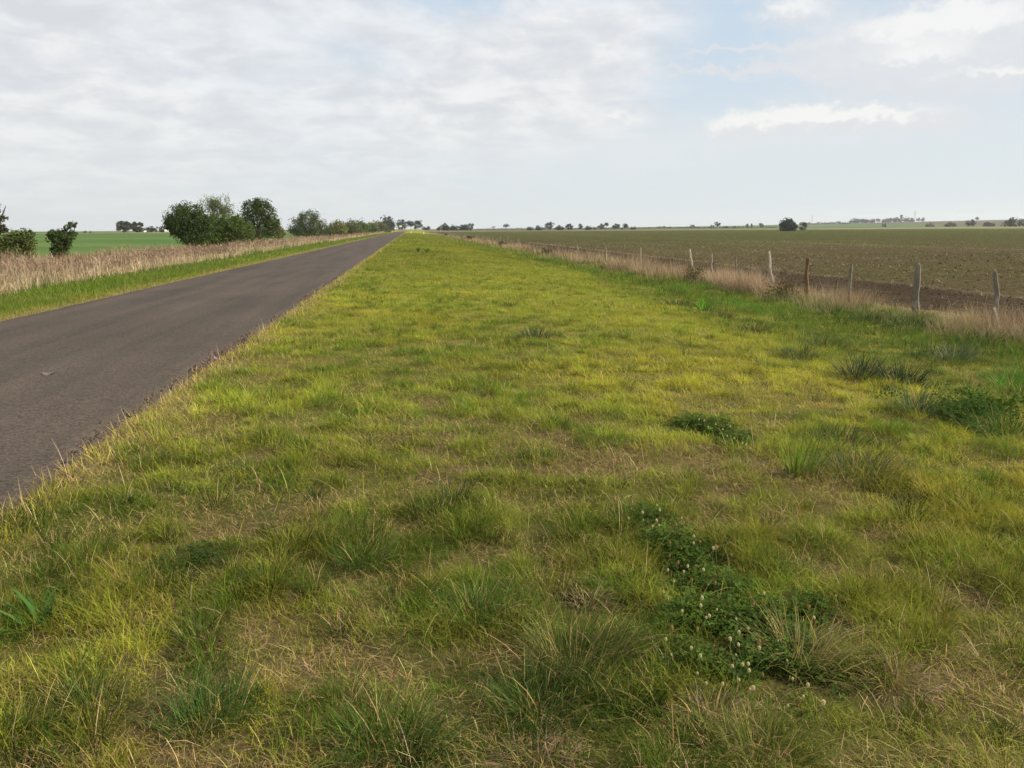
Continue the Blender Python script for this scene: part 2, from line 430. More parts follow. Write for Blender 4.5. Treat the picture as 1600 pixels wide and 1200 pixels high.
tag(grid_obj('terrain', x_left, ys_f[ys_f >= yl_end], far_col, MAT_GROUND), kind='structure')
tag(grid_obj('terrain', x_left, ys_f[ys_f <= -60], far_col, MAT_GROUND), kind='structure')
tag(grid_obj('terrain', x_far_l, ys_f[::2], far_col, MAT_GROUND), kind='structure')

# ---- road
def road_shift(y): return -60 * sstep(455, 760, y) ** 1.5
def build_road():
    ys = np.array([-200, -60, -20, -8] + list(np.arange(-2, 30, 0.05)) + spread(30, 700, 0.3, 1.03))
    us = np.array([0, 0.012, 0.04, 0.15, 0.32, 0.5, 0.68, 0.85, 0.96, 0.988, 1.0])
    er = (fbm(ys, ys * 0 + 3, 0.9, 71, 4) - 0.5) * 0.22 + (fbm(ys, ys * 0 + 1, 0.16, 75, 2) - 0.5) * 0.10 + (fbm(ys, ys * 0 + 5, 4.0, 77, 2) - 0.5) * 0.30
    el = (fbm(ys, ys * 0 + 8, 1.4, 81, 3) - 0.5) * 0.14
    rows = []
    for y, a, b in zip(ys, er, el):
        s = float(road_shift(y)); xl = ROAD_L + b + s; xr = ROAD_R + a + s
        x = xl + (xr - xl) * us
        crown = 0.035 * (1 - (2 * us - 1) ** 2)
        zb = np.interp(y, _ly, _lz)
        z = zb + crown + 0.012
        z[0] = zb - 0.06; z[-1] = zb - 0.06
        rows.append(np.c_[x, np.full_like(x, y), z])
    V = np.concatenate(rows); nx = len(us)
    i, j = np.meshgrid(np.arange(nx - 1), np.arange(len(ys) - 1)); q = (j * nx + i).ravel()
    m, nt, out = new_mat('asphalt'); N = nt.nodes; L = nt.links
    b = N.new('ShaderNodeBsdfPrincipled'); b.inputs['Roughness'].default_value = 0.9; b.inputs['Specular IOR Level'].default_value = 0.12
    tc = N.new('ShaderNodeTexCoord')
    def nz(scale, detail, vec=None, rough=0.6):
        n = N.new('ShaderNodeTexNoise'); n.inputs['Scale'].default_value = scale; n.inputs['Detail'].default_value = detail; n.inputs['Roughness'].default_value = rough
        L.new(vec or tc.outputs['Object'], n.inputs['Vector']); return n.outputs['Fac']
    mp = N.new('ShaderNodeMapping'); mp.inputs['Scale'].default_value = (1.0, 0.05, 1.0); L.new(tc.outputs['Object'], mp.inputs['Vector'])
    streak = nz(1.4, 4, mp.outputs[0]); patch = nz(0.35, 5); grain = nz(90, 3, rough=0.8); grit = nz(28, 4, rough=0.8)
    vo = N.new('ShaderNodeTexVoronoi'); vo.inputs['Scale'].default_value = 55; L.new(tc.outputs['Object'], vo.inputs['Vector'])
    sp = N.new('ShaderNodeSeparateColor'); L.new(vo.outputs['Color'], sp.inputs[0])
    def mr(v, a, b_, lo=0.3, hi=0.7):
        n = N.new('ShaderNodeMapRange'); n.inputs['From Min'].default_value = lo; n.inputs['From Max'].default_value = hi
        n.inputs['To Min'].default_value = a; n.inputs['To Max'].default_value = b_; L.new(v, n.inputs['Value']); return n.outputs[0]
    def mul(a, c):
        n = N.new('ShaderNodeMath'); n.operation = 'MULTIPLY'; L.new(a, n.inputs[0]); L.new(c, n.inputs[1]); return n.outputs[0]
    f = mul(mul(mul(mr(streak, 0.84, 1.16), mr(patch, 0.86, 1.14)), mul(mr(grain, 0.55, 1.45), mr(grit, 0.82, 1.18))), mr(sp.outputs[0], 0.65, 1.35, 0, 1))
    rgb = N.new('ShaderNodeMix'); rgb.data_type = 'RGBA'; rgb.inputs[6].default_value = (0.062, 0.051, 0.040, 1); rgb.inputs[7].default_value = (0.071, 0.054, 0.043, 1)
    L.new(mr(streak, 0, 1, 0.4, 0.6), rgb.inputs['Factor'])
    hv = N.new('ShaderNodeHueSaturation'); L.new(rgb.outputs[2], hv.inputs['Color']); L.new(f, hv.inputs['Value'])
    L.new(hv.outputs[0], b.inputs['Base Color'])
    bp = N.new('ShaderNodeBump'); bp.inputs['Strength'].default_value = 0.25; bp.inputs['Distance'].default_value = 0.004
    L.new(grain, bp.inputs['Height']); L.new(bp.outputs[0], b.inputs['Normal']); L.new(b.outputs[0], out.inputs['Surface'])
    tag(mesh_np('road', V, np.stack([q, q + 1, q + nx + 1, q + nx], 1), None, [m], smooth=True), kind='structure')
build_road()

# ------------------------------------------------------------------ haze
def build_haze():
    m, nt, out = new_mat('pale_air')
    v = nt.nodes.new('ShaderNodeVolumePrincipled')
    v.inputs['Density'].default_value = 0.00013; v.inputs['Color'].default_value = (0.93, 0.96, 0.98, 1); v.inputs['Anisotropy'].default_value = 0.2
    nt.links.new(v.outputs[0], out.inputs['Volume'])
    a, zb, zt = 5600.0, -4.0, 75.0
    V = [(x, y, z) for z in (zb, zt) for x, y in ((-a, -a), (a, -a), (a, a), (-a, a))]
    F = [(3, 2, 1, 0), (4, 5, 6, 7), (0, 1, 5, 4), (1, 2, 6, 5), (2, 3, 7, 6), (3, 0, 4, 7)]
    tag(mesh_np('haze', np.array(V), np.array(F), None, [m]), kind='stuff')
build_haze()

# ================================================================== GRASS
GRASS = leaf_mat('grass_blades', transl=0.40, rough=0.65, spec=0.05)
DRY = leaf_mat('dry_stems', transl=0.25, rough=0.7, spec=0.15)
# patches where clover or leafy weeds crowd the grass out: (pixel polygon centre line, half widths in m)
clover_px = [(1010, 815, .20), (1050, 845, .22), (1085, 880, .24), (1110, 925, .27), (1075, 985, .22), (1150, 965, .30), (1120, 1040, .22), (1190, 1010, .30), (1225, 1060, .24), (1255, 960, .16)]
clover2_px = [(1085, 665, .30), (1125, 680, .33), (1150, 692, .25)]
clover3_px = [(265, 890, .17), (300, 872, .20), (325, 885, .15)]
CL1 = [(*at(a, b), r) for a, b, r in clover_px]; CL2 = [(*at(a, b), r) for a, b, r in clover2_px]; CL3 = [(*at(a, b), r) for a, b, r in clover3_px]
def clover_mask(x, y):
    m = np.zeros_like(x)
    for cx, cy, r in CL1 + CL2 + CL3: m = np.maximum(m, sstep(1.15, 0.6, np.hypot(x - cx, y - cy) / r + 0.5 * (fbm(x, y, 0.15, 91, 2) - 0.5)))
    return m
def in_view(x, y, margin=6):
    az = np.degrees(np.arctan2(x, y)); return (y > -0.5) & (az > -28 - 8 - margin) & (az < 40 + margin)
def scatter(x0, x1, y0, y1, dens):
    n = int((x1 - x0) * (y1 - y0) * dens)
    x = rng.uniform(x0, x1, n); y = rng.uniform(y0, y1, n)
    k = in_view(x, y); return x[k], y[k]
def turf_col_and_shade(x, y):
    """colour of the turf at a point: patches of lime, yellow, deep green and dry, plus shade painted in near the camera"""
    big = fbm(x, y, 7.0, 101, 3); mid = fbm(x, y, 1.5, 105, 3); sm = fbm(x, y, 0.45, 109, 2)
    d = np.hypot(x, y)
    c = lerp3(np.array(LIME), np.array(YEL), sstep(0.38, 0.66, 0.5 * big + 0.5 * mid - 0.09 + 0.11 * sstep(1.5, 4, x) * sstep(8, 6, x)))
    green = sstep(0.50, 0.62, 0.5 * fbm(x, y, 2.2, 113, 2) + 0.5 * fbm(x, y, 0.28, 114, 2) + 0.10 * sstep(7.0, 9.5, x) - 0.07 * sstep(1.5, 3, x) * sstep(7, 5.5, x) + 0.03 * sstep(14, 40, d))
    c = lerp3(c, np.array(GRN), 0.85 * green)
    c = lerp3(c, np.array((0.085, 0.135, 0.022)), 0.85 * sstep(.42, .56, fbm(x, y, 2.6, 117, 3) + 0.10 * sstep(7.5, 10, x)) * sstep(6.0, 8.0, x))
    c = c * (0.50 + 1.0 * (0.6 * fbm(x, y, 0.26, 197, 2) + 0.4 * fbm(x, y, 1.7, 199, 2)))[:, None]
    c = lerp3(c, c * np.array([0.74, 0.78, 0.8]), 0.9 * sstep(7.5, 3.5, d))  # near turf darkened by camera distance: shade between blades put into the colour
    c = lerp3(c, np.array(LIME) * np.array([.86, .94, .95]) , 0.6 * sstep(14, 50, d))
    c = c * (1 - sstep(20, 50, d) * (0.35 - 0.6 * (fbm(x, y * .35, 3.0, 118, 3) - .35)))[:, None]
    return c
def dryness(x, y):
    v = 0.35 * fbm(x, y, 1.2, 121, 2) + 0.65 * fbm(x, y, 0.30, 125, 2)
    v = v + 0.16 * sstep(-1.5, -2.5, x) - 0.05 * sstep(2.5, 4.5, x) + 0.02 * sstep(1.5, -1, x) - 0.06 * sstep(8, 25, np.hypot(x, y))
    return sstep(0.49, 0.64, v + 0.30 * (0.5 - hum(x, y)))
def put(x, y, dz=0.0): return np.c_[x, y, tz(x, y) + dz]

def verge_grass():
    G = Geo(); D = Geo()
    bands = [(1.2, 4.5, 1.0, 1.0, 3), (4.5, 9.0, 0.48, 1.35, 3), (9.0, 18.0, 0.26, 1.8, 2), (18.0, 40.0, 0.10, 2.8, 2), (40.0, 95.0, 0.032, 5.5, 1), (95.0, 330.0, 0.0032, 20.0, 1)]
    for y0, y1, f, w, seg in bands:
        x0 = -2.62; x1 = min(12.6, y1 * 1.05 + 0.6)
        # short turf
        x, y = scatter(x0, x1, y0, y1, 7500 * f)
        hm = sstep(.36, .64, hum(x, y)); hgt = (0.042 + 0.068 * hm); k = rng.random(len(x)) > 0.60 * clover_mask(x, y)
        k &= rng.random(len(x)) > 0.50 * dryness(x, y); k &= rng.random(len(x)) < sstep(-2.66, -2.3, x) * 0.8 + 0.2
        x, y, hgt = x[k], y[k], hgt[k]; n = len(x)
        G.blades(put(x, y, -0.01), hgt * rng.uniform(.6, 1.6, n), 0.0023 * w * rng.uniform(.7, 1.4, n), rng.uniform(0, 6.283, n), rng.uniform(0.05, 0.8, n), rng.uniform(0.4, 1.8, n), jit(turf_col_and_shade(x, y), n, 0.20, 0.07), min(seg, 2))
        # matted fine undergrowth that closes the cover
        x, y = scatter(x0, x1, y0, y1, 3600 * f); k = rng.random(len(x)) > 0.6 * clover_mask(x, y); x, y = x[k], y[k]; n = len(x)
        mc = lerp3(turf_col_and_shade(x, y) * .85, np.array((0.30, 0.235, 0.085)), np.clip(rng.random(n) * .7 + .5 * dryness(x, y), 0, 1) ** 1.3)
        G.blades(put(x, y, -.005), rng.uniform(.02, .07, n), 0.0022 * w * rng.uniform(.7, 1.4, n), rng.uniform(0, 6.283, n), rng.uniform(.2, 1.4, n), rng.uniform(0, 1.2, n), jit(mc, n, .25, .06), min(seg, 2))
        # dry thatch lying between
        x, y = scatter(x0, x1, y0, y1, 3400 * f)
        k = rng.random(len(x)) < 0.20 + 0.62 * dryness(x, y); k &= rng.random(len(x)) > 0.9 * clover_mask(x, y); x, y = x[k], y[k]; n = len(x)
        D.blades(put(x, y, rng.uniform(0.0, 0.035, n)), rng.uniform(.025, .08, n), 0.0018 * w * rng.uniform(.7, 1.5, n), rng.uniform(0, 6.283, n), rng.uniform(0.7, 1.5, n), rng.uniform(-0.3, 0.8, n), jit(lerp3(np.array(TAN), np.array(BRN), rng.random(n) ** 2.0), n, 0.22, 0.05), min(seg, 2))
        # tufts
        tx, ty = scatter(x0 + 0.12, x1, y0, y1, (44 if f > .9 else 30) * max(f, 0.20) ** 0.8)
        k = rng.random(len(tx)) > clover_mask(tx, ty); k &= rng.random(len(tx)) < 0.15 + 1.0 * sstep(0.44, 0.62, hum(tx, ty)); tx, ty = tx[k], ty[k]
        nt_ = len(tx); m = int(max(7, 95 * f ** 0.55))
        th = (0.075 + 0.12 * rng.random(nt_) ** 1.8) * (0.75 + 0.6 * fbm(tx, ty, 4, 145, 2)) * (1 + 0.5 * sstep(6.5, 9, tx)); tr = th * rng.uniform(0.35, 0.75, nt_)
        kind = rng.random(nt_)
        base = turf_col_and_shade(tx, ty)
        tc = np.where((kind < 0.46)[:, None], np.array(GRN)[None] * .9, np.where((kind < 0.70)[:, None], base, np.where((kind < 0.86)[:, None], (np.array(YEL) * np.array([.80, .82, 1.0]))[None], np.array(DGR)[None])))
        tc = tc * (1 - 0.45 * sstep(8, 4, np.hypot(tx, ty)))[:, None]  # near tufts darkened by camera distance too, shade painted into their colour
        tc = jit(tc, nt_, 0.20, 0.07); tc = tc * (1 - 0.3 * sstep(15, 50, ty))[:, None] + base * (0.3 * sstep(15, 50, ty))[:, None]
        ti = np.repeat(np.arange(nt_), m); n = len(ti)
        a = rng.uniform(0, 6.283, n); rr = np.sqrt(rng.random(n)) * tr[ti]
        x = tx[ti] + rr * np.cos(a); y = ty[ti] + rr * np.sin(a)
        az = a + rng.normal(0, 0.6, n); lean = 0.10 + 0.60 * rr / (tr[ti] + 1e-6) * rng.random(n)
        cc = jit(tc[ti], n, 0.16, 0.05); dead = rng.random(n) < 0.10; cc[dead] = jit(TAN, int(dead.sum()), 0.2)
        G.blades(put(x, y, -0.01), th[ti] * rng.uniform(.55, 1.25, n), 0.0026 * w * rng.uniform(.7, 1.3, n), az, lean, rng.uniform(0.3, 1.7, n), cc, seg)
        # long arching pale blades and thin seed stalks
        if f > 0.05:
            x, y = scatter(x0, x1, y0, y1, 80 * f); k = rng.random(len(x)) > 0.5 * clover_mask(x, y); x, y = x[k], y[k]; n = len(x)
            D.blades(put(x, y), rng.uniform(.10, .24, n), 0.0022 * w, rng.uniform(0, 6.283, n), rng.uniform(0.1, 1.2, n), rng.uniform(0.3, 2.0, n), jit(lerp3(np.array(STRAW), np.array(YEL), rng.random(n)), n, 0.15), max(seg, 3))
        # dry fringe along the asphalt
        x = np.abs(rng.normal(0, 0.24, int((y1 - y0) * 620 * f ** 0.8))); y = rng.uniform(y0, y1, len(x)); x = x + ROAD_R - 0.02 + 0.30 * (fbm(y, y * 0 + 5, 4.0, 77, 2) - 0.5) + 0.16 * (vnoise(y, y * 0, .5, 33) - .5); k = in_view(x, y); x, y = x[k], y[k]; n = len(x)
        D.blades(put(x, y), rng.uniform(.05, .17, n), 0.003 * w, rng.uniform(0, 6.283, n), rng.uniform(0.1, 1.2, n), rng.uniform(0., 1.0, n), jit(lerp3(np.array(TAN) * 1.05, np.array(YEL), rng.random(n)), n, 0.2), min(seg, 2))
    # a few tall pale stalks by the asphalt edge
    y = rng.uniform(3, 30, 90); x = ROAD_R + np.abs(rng.normal(0.03, 0.15, 90))
    D.blades(put(x, y), rng.uniform(.15, .34, 90), 0.004, rng.uniform(0, 6.283, 90), rng.uniform(0.0, 0.6, 90), rng.uniform(0, .5, 90), jit(STRAW, 90, 0.1), 3)
    tag(G.build('grass', [GRASS]), 'mown uneven green and yellow grass covering the wide verge right of the road', 'grass', kind='stuff')
    tag(D.build('dry_grass', [DRY]), 'tan dead grass blades lying between the green tufts of the verge', 'dry grass', kind='stuff')
verge_grass()

def left_verge():
    G = Geo()
    for y0, y1, dens, w in ((8, 22, 420, 2.6), (22, 45, 130, 4.5), (45, 110, 30, 9), (110, 380, 5, 22)):
        x, y = scatter(-12.4, -7.75, y0, y1, dens); n = len(x)
        t = sstep(-8.9, -8.0, x + 0.6 * (fbm(x, y, 2, 151, 2) - .5)); c = lerp3(np.array((0.125, 0.170, 0.030)), np.array((0.27, 0.225, 0.065)), t)
        g = sstep(.5, .65, fbm(x, y, 1.6, 155, 3)); c = lerp3(c, np.array(GRN), 0.7 * g * (1 - t))
        h = (0.10 + 0.16 * fbm(x, y, 1.5, 157, 2)) * (1 - 0.65 * t)
        G.blades(put(x, y, -0.01), h * rng.uniform(.6, 1.5, n), 0.003 * w * rng.uniform(.7, 1.3, n), rng.uniform(0, 6.283, n), rng.uniform(0, .7, n), rng.uniform(.1, 1., n), jit(c, n, 0.2, 0.07), 2)
    tag(G.build('roadside_grass', [GRASS]), 'bright green grass strip between the asphalt and the tall dry reeds', 'grass', kind='stuff')
left_verge()

def dry_reeds():
    """the tall dead grass along the left, pale stems below and brownish plumes above"""
    G = Geo()
    for y0, y1, dens, w in ((12, 30, 75, 1.8), (30, 60, 30, 3.0), (60, 130, 9, 6.0), (130, 400, 1.5, 15.0)):
        x, y = scatter(-17.2, -11.5, y0, y1, dens)
        k = rng.random(len(x)) < sstep(-11.4, -12.1, x + 0.9 * (fbm(x, y, 2.0, 161, 2) - .5)); k &= rng.random(len(x)) < 0.35 + fbm(x, y, 2.5, 163, 2); x, y = x[k], y[k]; n = len(x)
        h = (0.35 + 0.95 * fbm(x, y, 1.7, 165, 3)) * rng.uniform(.75, 1.12, n)
        az = rng.uniform(0, 6.283, n); ln = np.abs(rng.normal(0.04, 0.10, n)); P = put(x, y)
        st = jit((0.45, 0.365, 0.25), n, 0.16, 0.04)
        G.blades(P, h, 0.0055 * w, az, ln, 0.12, st, 2)
        top = P + (h * 0.60)[:, None] * np.c_[np.sin(ln) * np.cos(az), np.sin(ln) * np.sin(az), np.cos(ln)]
        m = 5; ti = np.repeat(np.arange(n), m); q = len(ti)
        up = rng.uniform(0, 0.38, q) * h[ti]
        G.blades(top[ti] + np.c_[rng.normal(0, .012, q), rng.normal(0, .012, q), up], rng.uniform(.10, .24, q), 0.007 * w * rng.uniform(.6, 1.3, q), rng.uniform(0, 6.283, q), rng.uniform(.1, .8, q), rng.uniform(.2, 1., q), jit(lerp3(np.array((0.305, 0.215, 0.145)), np.array((0.19, 0.125, 0.08)), (sstep(.42, .62, fbm(x, y * .5, 2.4, 167, 3)) * .9)[ti]), q, 0.25, 0.07), 2)
        # hanging dead leaves lower down
        ti = np.repeat(np.arange(n), 3); q = len(ti)
        G.blades(P[ti] + np.c_[rng.normal(0, .02, q), rng.normal(0, .02, q), rng.uniform(0.02, .45, q) * h[ti]], rng.uniform(.15, .35, q), 0.006 * w, rng.uniform(0, 6.283, q), rng.uniform(.1, .7, q), rng.uniform(.3, 1.5, q), jit((0.44, 0.34, 0.2), q, 0.2, 0.06), 2)
    x, y = scatter(-13.2, -11.3, 12, 120, 16); k = rng.random(len(x)) < sstep(.52, .66, fbm(x, y, 1.6, 168, 2)); x, y = x[k], y[k]; n = len(x)
    G.blades(put(x, y), rng.uniform(.25, .75, n), .010 + .0004 * y, rng.uniform(0, 6.283, n), rng.uniform(0, .5, n), rng.uniform(.1, 1., n), jit((.10, .15, .03), n, .25, .08), 2)
    tag(G.build('dry_reeds', [DRY]), 'tall dead brown reeds with pale stems in a band left of the road', 'reeds', kind='stuff')
dry_reeds()

def fence_grass():
    G = Geo()
    def clump(x, y, h, n, c, w, spreadr=0.25):
        a = rng.uniform(0, 6.283, n); r = np.abs(rng.normal(0, spreadr, n)); X = x + r * np.cos(a); Y = y + r * np.sin(a)
        G.blades(put(X, Y), h * rng.uniform(.5, 1.15, n), 0.0045 * w, a + rng.normal(0, .8, n), rng.uniform(0.0, .45, n), rng.uniform(.1, .9, n), jit(c, n, 0.2, 0.05), 3)
    pink = (0.40, 0.290, 0.180); tan = (0.40, 0.31, 0.16)
    y = 9.0
    while y < 330:
        w = max(1.0, y / 16); st = max(0.30, y * 0.012)
        dens = fbm(np.array([y]), np.array([3.0]), 1.5, 171, 3)[0]; dens = float(sstep(.36, .64, dens)) * (1.0 if y > 24 else .85) + .12
        for q in range(8 if y < 70 else 4):
            x = FENCE_X + rng.normal(-0.35, 0.55); yy = y + rng.uniform(0, st)
            if rng.random() < 0.10 + dens * 0.80:
                clump(x, yy, 0.12 + 0.62 * dens * rng.uniform(.3, 1.25), int(max(14, 60 / w ** .5)), (pink if rng.random() < .6 else tan) if rng.random() < .68 else (.13, .09, .05), w * .7, 0.16 + 0.01 * y)
        y += st
    # the dense pale stand beside the leafless shrub
    for px in np.linspace(1092, 1200, 34):
        x, yy = along(px + rng.uniform(-3, 3), FENCE_X - 0.35 + rng.normal(0, .3), 450)
        clump(x, yy, 0.78 * (1 - 0.30 * abs(px - 1160) / 70), 95, pink, 1.7, 0.22)
    x = rng.normal(FENCE_X - .3, .55, 9000); yv = 8 + 50 * rng.random(9000) ** 1.5; k = (rng.random(9000) < .25 + sstep(.35, .55, fbm(x, yv, .9, 173, 3))) & (x < 13.6); x, yv = x[k], yv[k]; n = len(x)
    G.blades(put(x, yv), rng.uniform(.08, .38, n) * (.5 + fbm(x, yv, 1.2, 174, 2)), .007 + .0001 * yv, rng.uniform(0, 6.283, n), rng.uniform(.1, 1.3, n), rng.uniform(0, 1.2, n), jit(lerp3(np.array(pink), np.array((.20, .14, .08)), rng.random(n) ** 2), n, .2, .05), 3)
    # rough greener growth at its foot
    G2 = Geo()
    for y0, y1, dens, w in ((8, 30, 130, 1.8), (30, 70, 35, 4.0), (70, 200, 5, 10)):
        x, yv = scatter(8.6, 12.2, y0, y1, dens); k = rng.random(len(x)) < 0.2 + sstep(.4, .6, fbm(x, yv, 1.6, 175, 2)); x, yv = x[k], yv[k]; n = len(x)
        c = lerp3(np.array(GRN), np.array(DGR), sstep(.45, .6, fbm(x, yv, 1.8, 177, 2))); c = lerp3(c, np.array((0.10, 0.20, 0.03)), sstep(.55, .65, fbm(x, yv, 4, 179, 2)))
        G2.blades(put(x, yv), rng.uniform(.12, .36, n), 0.005 * w, rng.uniform(0, 6.283, n), rng.uniform(0, .6, n), rng.uniform(.2, 1.2, n), jit(c, n, .2, .06), 3)
    tag(G.build('fence_grass', [DRY]), 'dead pinkish tan grass clumped along the foot of the wire fence', 'dry grass', kind='stuff')
    tag(G2.build('ditch_grass', [GRASS]), 'coarse dark green grass in the shallow ditch before the fence', 'grass', kind='stuff')
fence_grass()

# ------------------------------------------------------------------ field cover
def field_cover():
    S = Geo(); Cg = Geo(); St = Geo()
    # clods: squashed octahedra as quads pairs
    def clods(x, y, r):
        n = len(x); base = put(x, y); o = np.array([(1, 0, 0), (0, 1, 0), (-1, 0, 0), (0, -1, 0), (0, 0, .75), (0, 0, -.5)])
        V = base[:, None, :] + o[None] * r[:, None, None] * rng.uniform(.6, 1.4, (n, 6, 1)) + rng.normal(0, .12, (n, 6, 3)) * r[:, None, None]
        b = (np.arange(n) * 6)[:, None]
        F = np.concatenate([np.c_[b + 0, b + 1, b + 4, b + 4], np.c_[b + 1, b + 2, b + 4, b + 4], np.c_[b + 2, b + 3, b + 4, b + 4], np.c_[b + 3, b + 0, b + 4, b + 4]])[:, :3]
        return V.reshape(-1, 3), F
    Vs = []; Fs = []; Cs = []; k0 = 0
    for y0, y1, x1, dens, rr in ((6, 25, 30, 60, .020), (25, 60, 60, 16, .030)):
        x, y = scatter(13.2, x1, y0, y1, dens); k = rng.random(len(x)) < .25 + 1.2 * sstep(18.5, 16.5, x) + .3 * vnoise(x, y, 1.4, 5); x, y = x[k], y[k]
        r = rr * rng.lognormal(0, .45, len(x)); V, F = clods(x, y, r)
        Vs.append(V); Fs.append(F + k0); Cs.append(np.repeat(jit((0.068, 0.047, 0.026), len(x), .25, .04), 6, 0)); k0 += len(V)
    MAT_CLOD = surf_mat('soil_clod', attr='Col', spec=0.02, scales=((20, .3),), bump=0.6, bscale=30)
    o = mesh_np('soil_clods', np.concatenate(Vs), np.concatenate(Fs), np.concatenate(Cs), [MAT_CLOD])
    tag(o, 'dark brown clods of turned soil along the near edge of the field', 'soil', kind='stuff')
    # seedlings in rows parallel to the road
    for y0, y1, x1, row, step, sz in ((6, 40, 40, .52, .11, .055), (30, 110, 110, 1.04, .22, .085), (80, 300, 260, 2.2, .8, .16), (250, 560, 520, 6, 2.6, .30)):
        xs = np.arange(18.4, x1, row); ysr = np.arange(y0, y1, step); X, Y = np.meshgrid(xs, ysr); X = X.ravel() + rng.normal(0, .05 * row / .5, X.size); Y = Y.ravel() + rng.normal(0, step * .35, Y.size)
        k = in_view(X, Y, 2) & (rng.random(len(X)) < .30 + .7 * vnoise(X, Y, 9, 7)); X, Y = X[k], Y[k]; n = len(X)
        ti = np.repeat(np.arange(n), 3); q = len(ti)
        Cg.blades(put(X, Y)[ti], sz * rng.uniform(.7, 1.5, q), sz * .30, rng.uniform(0, 6.283, q), rng.uniform(.3, 1.2, q), .5, jit((0.135, 0.150, 0.035), q, .35, .10), 1)
    tag(Cg.build('seedlings', [GRASS]), 'thin rows of small green seedlings in the brown field', 'crop', kind='stuff')
    # straw litter
    for X, w, n in ((17.9, .30, 1300), (24, 2.5, 2000), (31, .8, 700), (52, 1.5, 900), (45, 16, 9000)):
        y = 8 + 110 * rng.random(n) ** 1.6; x = X + rng.normal(0, w, n) + .4 * (fbm(y, y * 0, 6, 181, 2) - .5); k = (x > 13.4) & in_view(x, y, 2); x, y = x[k], y[k]; n = len(x)
        St.blades(put(x, y, .01), rng.uniform(.10, .30, n), .010 + .0004 * y, rng.uniform(0, 6.283, n), rng.uniform(1.1, 1.55, n), .1, jit((.36, .29, .17), n, .25), 1)
    tag(St.build('straw', [DRY]), 'pale bits of straw strewn in lines over the ploughed field', 'straw', kind='stuff')
field_cover()

# ------------------------------------------------------------------ asphalt crumbs at the road edge
def crumbs():
    n = 9000; y = 2.5 + 30 * rng.random(n) ** 1.5; x = ROAD_R + .06 + rng.normal(0, .075, n) + .22 * (fbm(y, y * 0 + 3, .9, 71, 4) - .5) + (fbm(y, y * 0 + 5, 4.0, 77, 2) - 0.5) * 0.30
    k = rng.random(n) < sstep(.35, .6, vnoise(y, y * 0, 1.3, 9)) + .1; x, y = x[k], y[k]; n = len(x)
    r = .014 * rng.lognormal(0, .45, n); o = np.array([(1, 0, 0), (0, 1, 0), (-1, 0, 0), (0, -1, 0), (0, 0, .8)])
    V = (np.c_[x, y, np.maximum(tz(x, y), np.where(x < ROAD_R, 0.005, -1)) + .004][:, None] + o[None] * r[:, None, None] * rng.uniform(.6, 1.4, (n, 5, 1))).reshape(-1, 3)
    b = (np.arange(n) * 5)[:, None]; F = np.concatenate([np.c_[b, b + 1, b + 4], np.c_[b + 1, b + 2, b + 4], np.c_[b + 2, b + 3, b + 4], np.c_[b + 3, b, b + 4]])
    o = mesh_np('gravel', V, F, np.repeat(jit((.085, .058, .045), n, .3, .05), 5, 0), [surf_mat('crumb', attr='Col', scales=((60, .2),))])
    tag(o, 'dark crumbled asphalt and grit along the right edge of the road', 'gravel', kind='stuff')
crumbs()

# ================================================================== CLOVER
CLOVER = leaf_mat('clover_leaf', transl=0.3, rough=0.6, spec=0.08)
PETAL = leaf_mat('clover_petal', transl=0.3, rough=0.7, spec=0.1, color=(0.74, 0.67, 0.42), var=0.12, vscale=300)
PETAL_OLD = leaf_mat('faded_petal', transl=0.2, rough=0.8, spec=0.1, color=(0.38, 0.25, 0.10), var=0.2, vscale=300)
STEM = leaf_mat('clover_stem', transl=0.1, color=(0.13, 0.16, 0.05))
def clover_patch(cl, dens, size, label, hmax=0.09, col=(0.058, 0.098, 0.013)):
    G = Geo()
    for cx, cy, r in cl:
        n = int(dens * r * r * 3.14); a = rng.uniform(0, 6.283, n); q = np.sqrt(rng.random(n)) * r * rng.uniform(.5, 1.35, n)
        x = cx + q * np.cos(a); y = cy + q * np.sin(a); kk = rng.random(n) < np.clip(1.4 - 1.0 * q / r, .1, 1) * sstep(.24, .44, fbm(x, y, .16, 93, 2)); x, y, q = x[kk], y[kk], q[kk]; n = len(x)
        h = rng.uniform(.015, hmax, n) * np.sqrt(np.clip(1.15 - (q / r) ** 2, .2, 1))
        P = put(x, y, h); cc = jit(col, n, .22, .08); s = size * rng.uniform(.5, 1.5, n)
        th0 = rng.uniform(0, 6.283, n); tilt = rng.normal(0, .28, (n, 2))
        for k in range(3):
            th = th0 + k * 2.0944; u = np.c_[np.cos(th), np.sin(th)]; v = np.c_[-np.sin(th), np.cos(th)]
            def pt(a_, b_, up):
                xy = u * (s * a_)[:, None] + v * (s * b_)[:, None]; return P + np.c_[xy, (xy * tilt).sum(1) + s * up]
            o1 = np.ones(n)
            V = np.stack([pt(.05 * o1, 0 * o1, 0), pt(.62 * o1, -.46 * o1, .16), pt(1.05 * o1, 0 * o1, .02), pt(.62 * o1, .46 * o1, .16)], 1).reshape(-1, 3)
            G.add(V, np.arange(n * 4).reshape(-1, 4), np.repeat(cc, 4, 0))
        G.blades(put(x, y)[::2], h[::2], .0015, 0, .05, .1, cc[::2], 1)
    tag(G.build('clover', [CLOVER]), label, 'clover', kind='stuff')
clover_patch(CL1, 4600, .014, 'dark green clover leaves under white flowers in the near verge')
clover_patch(CL2, 2400, .018, 'small far clover patch in the middle of the verge')
clover_patch(CL3, 4200, .010, 'low dark patch of tiny leaves near the left road edge', .06, (0.045, 0.072, 0.012))

